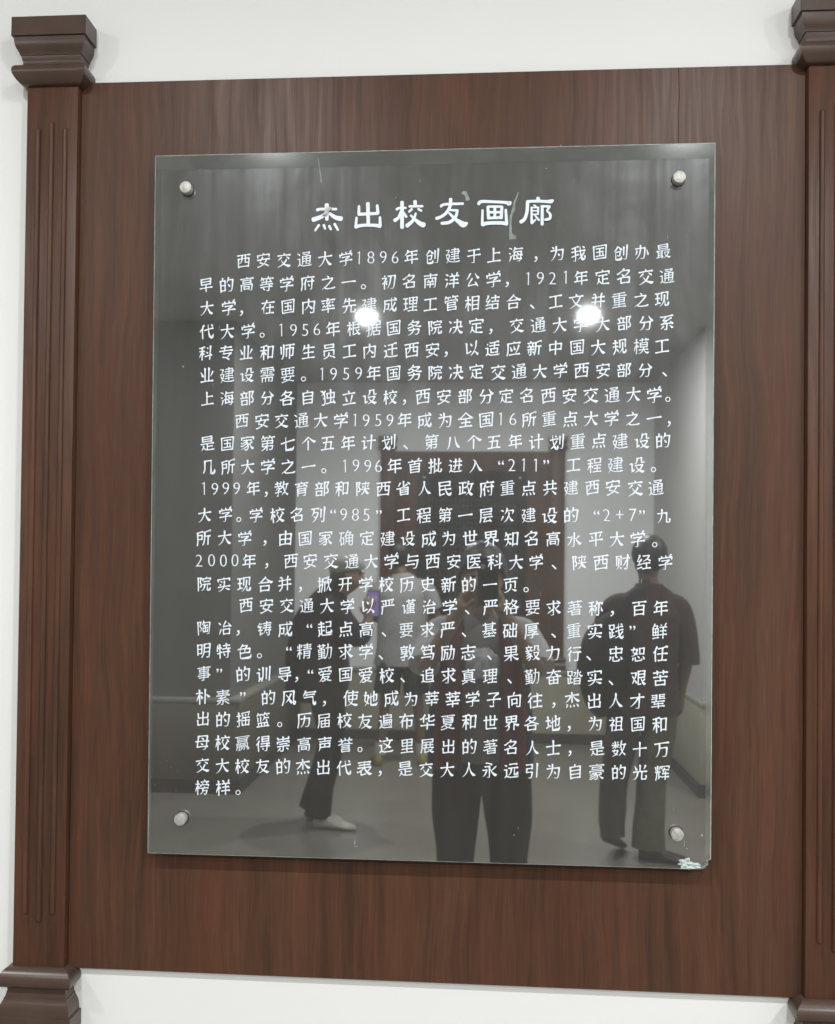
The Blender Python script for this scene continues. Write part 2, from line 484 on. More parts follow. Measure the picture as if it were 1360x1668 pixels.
outline = [(-0.5868, GZ1 - 0.001), (GX1 + .0008, GZ1 + 0.0015), (GX1, 1.0625), (GX1 - .006, 1.0600), (GX1 - .0045, 1.0535), (GX1 - .011, 1.0505), (GX1 - .013, 1.0462), (GX1 - 0.030, 1.0452), (-0.5818, 1.0420)]
pane('pane', outline, GF, GB, 0.0016, plaque, M['glass'], M['glass_edge'])
# unfilmed margin, slightly paler, along the top and the two sides
def strip(name, pts, m, parent, y=GF - 0.0002):
    bm = bmesh.new()
    bm.faces.new([bm.verts.new((x, y, z)) for x, z in pts])
    return from_bm(name, bm, m, parent)
strip('margin', [(-0.5848, GZ1 - .0026), (-0.5848, GZ1 - 0.0285), (0.3878, GZ1 - 0.0255), (0.3886, GZ1 - .0004)], M['margin'], plaque)
strip('margin', [(-0.5847, GZ1 - .0290), (-0.5798, 1.0440), (-0.5768, 1.0440), (-0.5760, GZ1 - .0289)], M['margin'], plaque)
strip('margin', [(0.3800, GZ1 - .0258), (0.3795, 1.0700), (0.3880, 1.0700), (0.3886, GZ1 - .0258)], M['margin'], plaque)

for bx, bz, lab in ((-0.5262, 2.2139, None), (0.3278, 2.2160, None), (0.3311, 1.1060, None), (-0.5198, 1.1065, None)):
    bm = bmesh.new(); cyl_y(bm, bx, bz, -0.056, GF - 0.0012, 0.0105, 40, 0.0012)
    b = from_bm('standoff_bolt', bm, M['steel_face'], plaque, 35)
    bm = bmesh.new(); cyl_y(bm, bx, bz, GF - 0.0011, GF - 0.0002, 0.0118, 32)
    from_bm('washer', bm, M['rubber'], b)
    bm = bmesh.new(); cyl_y(bm, bx, bz, GB + 0.0001, -0.0121, 0.009, 24)
    from_bm('spacer', bm, M['steel'], b, 35)

# ------------------------------------------------------------------ lettering
# ---- the hand of the lettering: each character of the built-in font is thinned to the
# ---- centre lines of its strokes, and every stroke is then brushed again with its own pressure
SK_S=160; SK_O=20; SK_N=SK_S+2*SK_O
def raster(ch):
    c=bpy.data.curves.new('g','FONT');c.body=ch;c.resolution_u=4
    o=bpy.data.objects.new('g',c);C.objects.link(o)
    bpy.context.view_layer.update()
    m=bpy.data.meshes.new_from_object(o.evaluated_get(bpy.context.evaluated_depsgraph_get()))
    m.calc_loop_triangles()
    V=np.array([v.co[:2] for v in m.vertices])*SK_S+[SK_O,SK_O+0.14*SK_S]
    img=np.zeros((SK_N,SK_N),bool)
    yy,xx=np.mgrid[0:SK_N,0:SK_N]; P=np.stack([xx+.5,yy+.5],-1).astype(float)
    for t in m.loop_triangles:
        a,b,c_=V[list(t.vertices)]
        x0,y0=np.floor(np.minimum(np.minimum(a,b),c_)).astype(int);x1,y1=np.ceil(np.maximum(np.maximum(a,b),c_)).astype(int)+1
        x0=max(x0,0);y0=max(y0,0)
        Q=P[y0:y1,x0:x1]
        def e(p,q): return (q[0]-p[0])*(Q[...,1]-p[1])-(q[1]-p[1])*(Q[...,0]-p[0])
        e1,e2,e3=e(a,b),e(b,c_),e(c_,a)
        img[y0:y1,x0:x1]|=((e1>=-1e-6)&(e2>=-1e-6)&(e3>=-1e-6))|((e1<=1e-6)&(e2<=1e-6)&(e3<=1e-6))
    bpy.data.objects.remove(o);bpy.data.curves.remove(c);bpy.data.meshes.remove(m)
    return img
def thin(I):
    I=I.astype(np.uint8).copy()
    while True:
        ch=False
        for st in (0,1):
            p=np.pad(I,1)
            P2=p[:-2,1:-1];P3=p[:-2,2:];P4=p[1:-1,2:];P5=p[2:,2:];P6=p[2:,1:-1];P7=p[2:,:-2];P8=p[1:-1,:-2];P9=p[:-2,:-2]
            n=[P2,P3,P4,P5,P6,P7,P8,P9]
            B=sum(x.astype(int) for x in n)
            A=sum(((n[i]==0)&(n[(i+1)%8]==1)).astype(int) for i in range(8))
            if st==0: c=(P2*P4*P6==0)&(P4*P6*P8==0)
            else: c=(P2*P4*P8==0)&(P2*P6*P8==0)
            r=(I==1)&(B>=2)&(B<=6)&(A==1)&c
            if r.any(): I[r]=0;ch=True
        if not ch: return I
def graph(K):
    pts={(x,y) for y,x in zip(*np.nonzero(K))}
    def nb(p): 
        x,y=p;r=[]
        for dx,dy in ((1,0),(-1,0),(0,1),(0,-1)):
            if (x+dx,y+dy) in pts:r.append((x+dx,y+dy))
        for dx,dy in ((1,1),(1,-1),(-1,1),(-1,-1)):
            if (x+dx,y+dy) in pts and (x+dx,y) not in pts and (x,y+dy) not in pts:r.append((x+dx,y+dy))
        return r
    deg={p:len(nb(p)) for p in pts}
    nodes={p for p in pts if deg[p]!=2}
    nid={p:i for i,p in enumerate(nodes)}
    pos={i:np.array(p,float) for p,i in nid.items()}
    edges=[];seen=set()
    for s in nodes:
        for q in nb(s):
            if (s,q) in seen: continue
            path=[s,q];prev,cur=s,q
            while cur not in nodes:
                nx=[r for r in nb(cur) if r!=prev]
                if not nx: break
                prev,cur=cur,nx[0];path.append(cur)
            if cur in nodes:
                seen.add((path[0],path[1]));seen.add((path[-1],path[-2]))
                edges.append([nid[s],nid[cur],[np.array(p,float) for p in path]])
    used={tuple(map(int,p)) for e in edges for p in e[2]}|nodes
    loops=[];rest=pts-used
    while rest:
        s=next(iter(rest));path=[s];rest.discard(s);cur=s
        while True:
            nx=[r for r in nb(cur) if r in rest]
            if not nx:break
            cur=nx[0];rest.discard(cur);path.append(cur)
        if len(path)>8: loops.append([np.array(p,float) for p in path])
    return pos,edges,loops
def plen(p): return sum(np.linalg.norm(b-a) for a,b in zip(p,p[1:]))
def simplify(pos,edges):
    def deg():
        d={}
        for a,b,_ in edges: d[a]=d.get(a,0)+1;d[b]=d.get(b,0)+1
        return d
    def merge2():
        ch=True
        while ch:
            ch=False;d=deg()
            for n in list(d):
                if d[n]==2:
                    es=[e for e in edges if n in (e[0],e[1])]
                    if len(es)!=2: continue
                    e1,e2=es
                    p1=e1[2] if e1[1]==n else e1[2][::-1];a=e1[0] if e1[1]==n else e1[1]
                    p2=e2[2] if e2[0]==n else e2[2][::-1];b=e2[1] if e2[0]==n else e2[0]
                    edges[:]=[e for e in edges if e is not e1 and e is not e2]
                    edges.append([a,b,p1+p2[1:]]);ch=True;break
    # prune spurs
    for it in range(3):
        d=deg()
        rm=[e for e in edges if plen(e[2])<8 and ((d[e[0]]==1)!=(d[e[1]]==1))]
        edges[:]=[e for e in edges if not any(e is r for r in rm)]
        merge2()
    # contract short junction links
    while True:
        d=deg()
        c=[e for e in edges if e[0]!=e[1] and plen(e[2])<11 and d[e[0]]>2 and d[e[1]]>2]
        if not c: break
        e=min(c,key=lambda e:plen(e[2]))
        m=(e[2][0]+e[2][-1])/2;a,b=e[0],e[1]
        edges[:]=[x for x in edges if x is not e]
        pos[a]=m
        for x in edges:
            if x[0] in(a,b): x[0]=a; x[2]=[m]+x[2][3:] if len(x[2])>8 else [m]+x[2][1:]
            if x[1] in(a,b): x[1]=a; x[2]=x[2][:-3]+[m] if len(x[2])>8 else x[2][:-1]+[m]
        edges[:]=[x for x in edges if not(x[0]==x[1] and plen(x[2])<12)]
        merge2()
    return pos,edges
def rdp(p,eps):
    if len(p)<3:return p
    a,b=p[0],p[-1];d=b-a;L=np.linalg.norm(d)
    if L<1e-6: dist=[np.linalg.norm(q-a) for q in p]
    else: dist=[abs(d[0]*(q[1]-a[1])-d[1]*(q[0]-a[0]))/L for q in p]
    i=int(np.argmax(dist))
    if dist[i]<eps:return [a,b]
    return rdp(p[:i+1],eps)[:-1]+rdp(p[i:],eps)
def tdir(path,k=12):
    a=path[0];q=path[min(k,len(path)-1)];q0=path[min(3,len(path)-1)] if len(path)>6 else a
    v=q-q0;n=np.linalg.norm(v);return v/n if n>0 else v
def centre_lines(ch):
    K=thin(raster(ch));pos,edges,loops=graph(K);pos,edges=simplify(pos,edges)
    # pairing
    ends={}
    for i,e in enumerate(edges):
        ends.setdefault(e[0],[]).append((i,0));ends.setdefault(e[1],[]).append((i,1))
    link={}
    for n,L in ends.items():
        if len(L)<2: continue
        D={x:tdir(edges[x[0]][2] if x[1]==0 else edges[x[0]][2][::-1]) for x in L}
        c=sorted([(D[a].dot(D[b]),a,b) for k,a in enumerate(L) for b in L[k+1:]],key=lambda t:t[0])
        for s,a,b in c:
            if s>-0.86:break
            if a in link or b in link or a[0]==b[0]:continue
            link[a]=b;link[b]=a
    seen=set();paths=[]
    for i in range(len(edges)):
        if i in seen: continue
        # walk to a start
        cur=(i,0);vis={i}
        while cur in link:
            o=link[cur]
            if o[0] in vis:break
            vis.add(o[0]);cur=(o[0],1-o[1])
        path=[];c=cur
        while True:
            seen.add(c[0]);p=edges[c[0]][2];p=p if c[1]==0 else p[::-1]
            path+=p if not path else p[1:]
            out=(c[0],1-c[1])
            if out not in link or link[out][0] in seen:break
            c=link[out]
        paths.append(path)
    deg={n:len(L) for n,L in ends.items()}
    res=[]
    for p in paths: res.append((p,False))
    for l in loops: res.append((l+[l[0]],True))
    out=[]
    for p,loop in res:
        if loop:
            c=sum(p)/len(p);k=int(np.argmax([q[1]-q[0]*1.0 for q in p[:-1]]))  # top-left
            p=p[:-1];p=p[k:]+p[:k]+[p[k]]
        q=rdp(p,2.4)
        # split at sharp corners
        cur=[q[0]]
        for j in range(1,len(q)-1):
            cur.append(q[j]);a=q[j]-q[j-1];b=q[j+1]-q[j]
            cs=a.dot(b)/np.linalg.norm(a)/np.linalg.norm(b)
            if cs<0.42: out.append(cur);cur=[q[j]]
        cur.append(q[-1]);out.append(cur)
    fin=[]
    for q in out:
        if plen(q)<5: continue
        v=q[-1]-q[0]
        if abs(v[1])<0.42*abs(v[0]):
            if v[0]<0:q=q[::-1]
        elif v[1]>0:q=q[::-1]   # y up: start high
        fin.append([( (p[0]-SK_O)/SK_S,(p[1]-SK_O)/SK_S-0.14) for p in q])
    return fin

def brush_glyph(strokes):
    """centre lines (em units, y up) -> list of stroke outlines with a regular-script width profile"""
    total = sum(math.dist(a, b) for s in strokes for a, b in zip(s, s[1:]))
    f = 1.45 * max(0.62, min(1.0, 4.4 / max(total, .1)))
    out = []
    for s in strokes:
        s = [tuple(p) for p in s]
        (ax, ay), (bx, by) = s[0], s[-1]
        dx, dy = bx - ax, by - ay
        ln = sum(math.dist(a, b) for a, b in zip(s, s[1:]))
        if abs(dy) < .42 * abs(dx):
            kind = 'h'
            prof = [(0, .032), (.12, .026), (.5, .021), (.80, .026), (1, .041)]
            if ln < .2: prof = [(0, .024), (.5, .021), (1, .030)]
        elif abs(dx) < .22 * abs(dy):
            prof = [(0, .042), (.15, .030), (.6, .027), (1, .030)]
            kind = 'v'
        elif dx < 0:
            kind = 'p'
            prof = [(0, .037), (.3, .031), (.7, .022), (1, .006)]
        elif ln < .26:
            kind = 'd'
            prof = [(0, .010), (.5, .029), (.85, .038), (1, .026)]
        else:
            kind = 'n'
            prof = [(0, .012), (.35, .022), (.68, .044), (.84, .056), (1, .006)]
        # resample along the chain (Catmull-Rom)
        P = []
        n = len(s)
        for i in range(n - 1):
            p0, p1, p2, p3 = s[max(i - 1, 0)], s[i], s[i + 1], s[min(i + 2, n - 1)]
            m = 2 if n > 3 else 4
            for k in range(m):
                u = k / m
                P.append(tuple(.5 * (2 * b + (c - a) * u + (2 * a - 5 * b + 4 * c - d) * u * u + (3 * b - a - 3 * c + d) * u ** 3) for a, b, c, d in zip(p0, p1, p2, p3)))
        P.append(s[-1])
        if kind == 'n':                                   # the press at the foot turns level
            P[-1] = (P[-1][0] + .055, P[-1][1] + .012)
        if kind == 'h' and ln > .3:                       # level strokes climb and sag a little
            P = [(x, y + .012 * math.sin(math.pi * i / (len(P) - 1))) for i, (x, y) in enumerate(P)]
        acc = [0]
        for a, b in zip(P, P[1:]): acc.append(acc[-1] + math.dist(a, b))
        L, Rr = [], []
        for i, (x, y) in enumerate(P):
            u = acc[i] / max(acc[-1], 1e-6)
            for (u0, w0), (u1, w1) in zip(prof, prof[1:]):
                if u <= u1 + 1e-9:
                    w = w0 + (w1 - w0) * (u - u0) / (u1 - u0)
                    break
            w *= f
            a, b = P[max(i - 1, 0)], P[min(i + 1, len(P) - 1)]
            q = math.dist(a, b) or 1e-6
            nx, ny = -(b[1] - a[1]) / q, (b[0] - a[0]) / q
            L.append((x + nx * w, y + ny * w)); Rr.append((x - nx * w, y - ny * w))
        # heads and tails
        a, b = P[0], P[1]; q = math.dist(a, b) or 1e-6
        ux, uy = (b[0] - a[0]) / q, (b[1] - a[1]) / q
        w = prof[0][1] * f
        if kind == 'h': head = [(a[0] - ux * w * 1.1, a[1] - uy * w + w * .7)]
        elif kind in 'vp': head = [(a[0] - ux * w * .9 - w * .75, a[1] - uy * w * 1.1)]
        else: head = [(a[0] - ux * w, a[1] - uy * w)]
        a, b = P[-2], P[-1]; q = math.dist(a, b) or 1e-6
        ux, uy = (b[0] - a[0]) / q, (b[1] - a[1]) / q
        w = prof[-1][1] * f
        if kind == 'h': tail = [(b[0] + ux * w * .9, b[1] + uy * w - w * .45)]
        else: tail = [(b[0] + ux * w * .9, b[1] + uy * w * .9)]
        out.append((head, L, Rr, tail))
    return out

def warp(x, y, seed=0):
    """slant and squeeze a glyph the way the plaque's hand does"""
    x = .48 + (x - .48) * (.90 + .12 * y)
    y = y + .145 * (x - .48)
    return x, y


def is_hanzi(ch): return 0x4e00 <= ord(ch) < 0xa000
_glyphs = {}
def glyph(ch):
    """(points (x, depth, y), faces, middle x) of one character in em units"""
    if ch in _glyphs: return _glyphs[ch]
    if is_hanzi(ch):
        pts, faces = [], []
        for si, (head, L_, R_, tail) in enumerate(brush_glyph(centre_lines(ch))):
            b = len(pts); n = len(L_)
            for x, y in L_ + R_ + head + tail:
                wx, wy = warp(x, y)
                pts.append((wx, si, wy))
            faces += [[b + i, b + i + 1, b + n + i + 1, b + n + i] for i in range(n - 1)]
            faces += [[b, b + n, b + 2 * n], [b + n - 1, b + 2 * n - 1, b + 2 * n + 1]]
        _glyphs[ch] = (pts, faces, .48)
        return _glyphs[ch]
    if ch == '1':                                       # an upright with a small flag
        pts = [(0.205, 0.0), (0.262, 0.0), (0.262, 0.70), (0.235, 0.70), (0.10, 0.62), (0.115, 0.59), (0.205, 0.63)]
        _glyphs[ch] = ([(x, 0, y) for x, y in pts], [[0, 1, 2, 6], [2, 3, 4, 5, 6]], 0.19)
        return _glyphs[ch]
    cu = bpy.data.curves.new('glyph', 'FONT')           # numerals and punctuation
    cu.body = ch
    cu.resolution_u = 5
    ob = bpy.data.objects.new('glyph', cu)
    C.objects.link(ob)
    bpy.context.view_layer.update()
    me = bpy.data.meshes.new_from_object(ob.evaluated_get(bpy.context.evaluated_depsgraph_get()))
    bpy.data.objects.remove(ob); bpy.data.curves.remove(cu)
    bm = bmesh.new(); bm.from_mesh(me); bpy.data.meshes.remove(me)
    bmesh.ops.remove_doubles(bm, verts=bm.verts, dist=1e-5)
    bm.verts.ensure_lookup_table(); bm.verts.index_update()
    co = [Vector((v.co.x, v.co.y)) for v in bm.verts]
    new = [c.copy() for c in co]
    if ch in '0234567895+':                             # thin the level parts of the numerals
        nxt, prv = {}, {}
        for e in bm.edges:
            if len(e.link_faces) == 1:
                f = e.link_faces[0]
                l = [l for l in f.loops if l.edge == e][0]
                a, b = l.vert.index, l.link_loop_next.vert.index
                if f.normal.z < 0: a, b = b, a
                nxt[a] = b; prv[b] = a
        for i in nxt:
            d = (co[nxt[i]] - co[prv.get(i, i)])
            if d.length < 1e-6: continue
            d.normalize()
            nn = Vector((d.y, -d.x))
            new[i] = co[i] + Vector((-.013 * nn.x, -.022 * nn.y))
    faces = [[v.index for v in f.verts] for f in bm.faces]
    bm.free()
    xs = [p.x for p in new]
    _glyphs[ch] = ([(p.x, 0, p.y) for p in new], faces, (min(xs) + max(xs)) / 2)
    return _glyphs[ch]

TY = GF - 0.0006
def text_mesh(runs, line, em=0.0288, y=TY, jit=True):
    verts, faces = [], []
    xa, za, xb, zb = line
    for s, x0, x1 in runs:
        for k, ch in enumerate(s):
            x = x0 + (x1 - x0) * (k / (len(s) - 1) if len(s) > 1 else 0)
            z = za + (zb - za) * (x - xa) / max(0.05, xb - xa)
            pts, fcs, cx = glyph(ch)
            cjk = is_hanzi(ch)
            digit = ch in '0123456789+'
            e = em * (1.10 if digit else 1.0)
            ex = e * (0.92 if digit else 1.0)
            mid = 0.33 if digit else 0.38
            ang = random.uniform(-.035, .035) if jit else 0
            sc = random.uniform(.95, 1.03) if cjk and jit else 1.0
            jx, jz = (random.uniform(-.0008, .0008), random.uniform(-.0007, .0007)) if jit else (0, 0)
            b0 = len(verts)
            for px, si, py in pts:
                u, v = (px - cx) * ex * sc, (py - mid) * e * sc
                verts.append((x + jx + u * math.cos(ang) - v * math.sin(ang), y - si * 0.00003, z + jz + u * math.sin(ang) + v * math.cos(ang)))
            faces += [[b0 + i for i in f] for f in fcs]
    me = bpy.data.meshes.new('lettering')
    me.from_pydata(verts, [], faces)
    me.update()
    return me

TEXT = [
    ((-0.4249, 2.0868, 0.3034, 2.0938), [("西安交通大学", -0.4245, -0.2434), ("1896", -0.2194, -0.1551), ("年创建于上海，为我国创办最", -0.1280, 0.3033)]),
    ((-0.4916, 2.0440, 0.3099, 2.0514), [("早的高等学府之一", -0.4910, -0.2380), ("。", -0.2110, -0.2110), ("初名南洋公学", -0.1664, 0.0149), ("，", 0.0397, 0.0397), ("1921", 0.0734, 0.1374), ("年定名交通", 0.1646, 0.3099)]),
    ((-0.4899, 2.0026, 0.3019, 2.0115), [("大学", -0.4894, -0.4506), ("，", -0.4260, -0.4260), ("在国内率先建成理工管相结合", -0.3800, 0.0495), ("、", 0.0822, 0.0822), ("工文并重之现", 0.1210, 0.3019)]),
    ((-0.4893, 1.9612, 0.3104, 1.9720), [("代大学", -0.4893, -0.4145), ("。", -0.3897, -0.3897), ("1956", -0.3554, -0.2912), ("年根据国务院决定", -0.2637, -0.0146), ("，", 0.0119, 0.0119), ("交通大学大部分系", 0.0556, 0.3104)]),
    ((-0.4898, 1.9236, 0.3024, 1.9313), [("科专业和师生员工内迁西安", -0.4893, -0.0896), ("，", -0.0651, -0.0651), ("以适应新中国大规模工", -0.0216, 0.3027)]),
    ((-0.4882, 1.8840, 0.3078, 1.8911), [("业建设需要", -0.4877, -0.3432), ("。", -0.3152, -0.3152), ("1959", -0.2828, -0.2184), ("年国务院决定交通大学西安部分", -0.1920, 0.2743), ("、", 0.3078, 0.3078)]),
    ((-0.4865, 1.8431, 0.3122, 1.8486), [("上海部分各自独立设校", -0.4865, -0.1631), ("，", -0.1368, -0.1368), ("西安部分定名西安交通大学", -0.1048, 0.2906), ("。", 0.3122, 0.3122)]),
    ((-0.4233, 1.8034, 0.3155, 1.8077), [("西安交通大学", -0.4233, -0.2484), ("1959", -0.2233, -0.1621), ("年成为全国", -0.1375, 0.0050), ("16", 0.0292, 0.0503), ("所重点大学之一", 0.0772, 0.2892), ("，", 0.3152, 0.3152)]),
    ((-0.4842, 1.7636, 0.3045, 1.7695), [("是国家第七个五年计划", -0.4842, -0.1633), ("、", -0.1338, -0.1338), ("第八个五年计划重点建设的", -0.0890, 0.3045)]),
    ((-0.4837, 1.7228, 0.2893, 1.7284), [("几所大学之一", -0.4830, -0.3052), ("。", -0.2774, -0.2774), ("1996", -0.2396, -0.1809), ("年首批进入", -0.1528, -0.0126), ("“", 0.0318, 0.0318), ("211", 0.0493, 0.0902), ("”", 0.1087, 0.1087), ("工程建设", 0.1536, 0.2610), ("。", 0.2897, 0.2897)]),
    ((-0.4897, 1.6837, 0.2937, 1.6897), [("1999", -0.4893, -0.4310), ("年", -0.4012, -0.4012), ("，", -0.3786, -0.3786), ("教育部和陕西省人民政府重点共建西安交通", -0.3523, 0.2937)]),
    ((-0.4891, 1.6383, 0.3063, 1.6423), [("大学", -0.4886, -0.4503), ("。", -0.4258, -0.4258), ("学校名列", -0.3954, -0.2864), ("“", -0.2587, -0.2587), ("985", -0.2408, -0.2015), ("”", -0.1800, -0.1800), ("工程第一层次建设的", -0.1371, 0.1501), ("“", 0.1946, 0.1946), ("2+7", 0.2112, 0.2559), ("”", 0.2706, 0.2706), ("九", 0.3062, 0.3062)]),
    ((-0.4885, 1.5977, 0.2911, 1.6014), [("所大学", -0.4887, -0.4152), ("，", -0.3801, -0.3801), ("由国家确定建设成为世界知名高水平大学", -0.3438, 0.2644), ("。", 0.2916, 0.2916)]),
    ((-0.4967, 1.5577, 0.3109, 1.5624), [("2000", -0.4959, -0.4315), ("年", -0.4073, -0.4073), ("，", -0.3752, -0.3752), ("西安交通大学与西安医科大学", -0.3339, 0.0929), ("、", 0.1229, 0.1229), ("陕西财经学", 0.1657, 0.3105)]),
    ((-0.4873, 1.5168, 0.0759, 1.5215), [("院实现合并", -0.4869, -0.3434), ("，", -0.3160, -0.3160), ("掀开学校历史新的一页", -0.2728, 0.0490), ("。", 0.0759, 0.0759)]),
    ((-0.4123, 1.4801, 0.3032, 1.4844), [("西安交通大学以严谨治学", -0.4119, -0.0549), ("、", -0.0247, -0.0247), ("严格要求著称", 0.0143, 0.1941), ("，", 0.2219, 0.2219), ("百年", 0.2668, 0.3030)]),
    ((-0.4873, 1.4395, 0.3014, 1.4452), [("陶冶", -0.4868, -0.4495), ("，", -0.4238, -0.4238), ("铸成", -0.3777, -0.3415), ("“", -0.2990, -0.2990), ("起点高", -0.2724, -0.1999), ("、", -0.1687, -0.1687), ("要求严", -0.1300, -0.0578), ("、", -0.0300, -0.0300), ("基础厚", 0.0130, 0.0845), ("、", 0.1230, 0.1230), ("重实践", 0.1567, 0.2290), ("”", 0.2560, 0.2560), ("鲜", 0.3011, 0.3011)]),
    ((-0.4867, 1.3996, 0.3017, 1.4068), [("明特色", -0.4869, -0.4134), ("。", -0.3872, -0.3872), ("“", -0.3342, -0.3342), ("精勤求学", -0.3080, -0.1994), ("、", -0.1726, -0.1726), ("敦笃励志", -0.1278, -0.0221), ("、", 0.0151, 0.0151), ("果毅力行", 0.0508, 0.1585), ("、", 0.1835, 0.1835), ("忠恕任", 0.2289, 0.3020)]),
    ((-0.4851, 1.3598, 0.3030, 1.3663), [("事", -0.4853, -0.4853), ("”", -0.4582, -0.4582), ("的训导", -0.4146, -0.3422), ("，", -0.3197, -0.3197), ("“", -0.2963, -0.2963), ("爱国爱校", -0.2708, -0.1636), ("、", -0.1359, -0.1359), ("追求真理", -0.0923, 0.0147), ("、", 0.0487, 0.0487), ("勤奋踏实", 0.0875, 0.1935), ("、", 0.2207, 0.2207), ("艰苦", 0.2660, 0.3025)]),
    ((-0.4867, 1.3187, 0.3001, 1.3273), [("朴素", -0.4867, -0.4502), ("”", -0.4156, -0.4156), ("的风气", -0.3701, -0.2975), ("，", -0.2709, -0.2709), ("使她成为莘莘学子向往", -0.2263, 0.0927), ("，", 0.1249, 0.1249), ("杰出人才辈", 0.1557, 0.3001)]),
    ((-0.4850, 1.2801, 0.3024, 1.2879), [("出的摇篮", -0.4851, -0.3791), ("。", -0.3498, -0.3498), ("历届校友遍布华夏和世界各地", -0.3070, 0.1235), ("，", 0.1509, 0.1509), ("为祖国和", 0.1941, 0.3027)]),
    ((-0.4866, 1.2387, 0.3058, 1.2455), [("母校赢得崇高声誉", -0.4863, -0.2340), ("。", -0.2071, -0.2071), ("这里展出的著名人士", -0.1633, 0.1246), ("，", 0.1528, 0.1528), ("是数十万", 0.1976, 0.3056)]),
    ((-0.4861, 1.1989, 0.3060, 1.2061), [("交大校友的杰出代表", -0.4857, -0.1998), ("，", -0.1718, -0.1718), ("是交大人永远引为自豪的光辉", -0.1290, 0.3064)]),
    ((-0.4855, 1.1602, -0.4221, 1.1613), [("榜样", -0.4852, -0.4486), ("。", -0.4217, -0.4217)]),
]
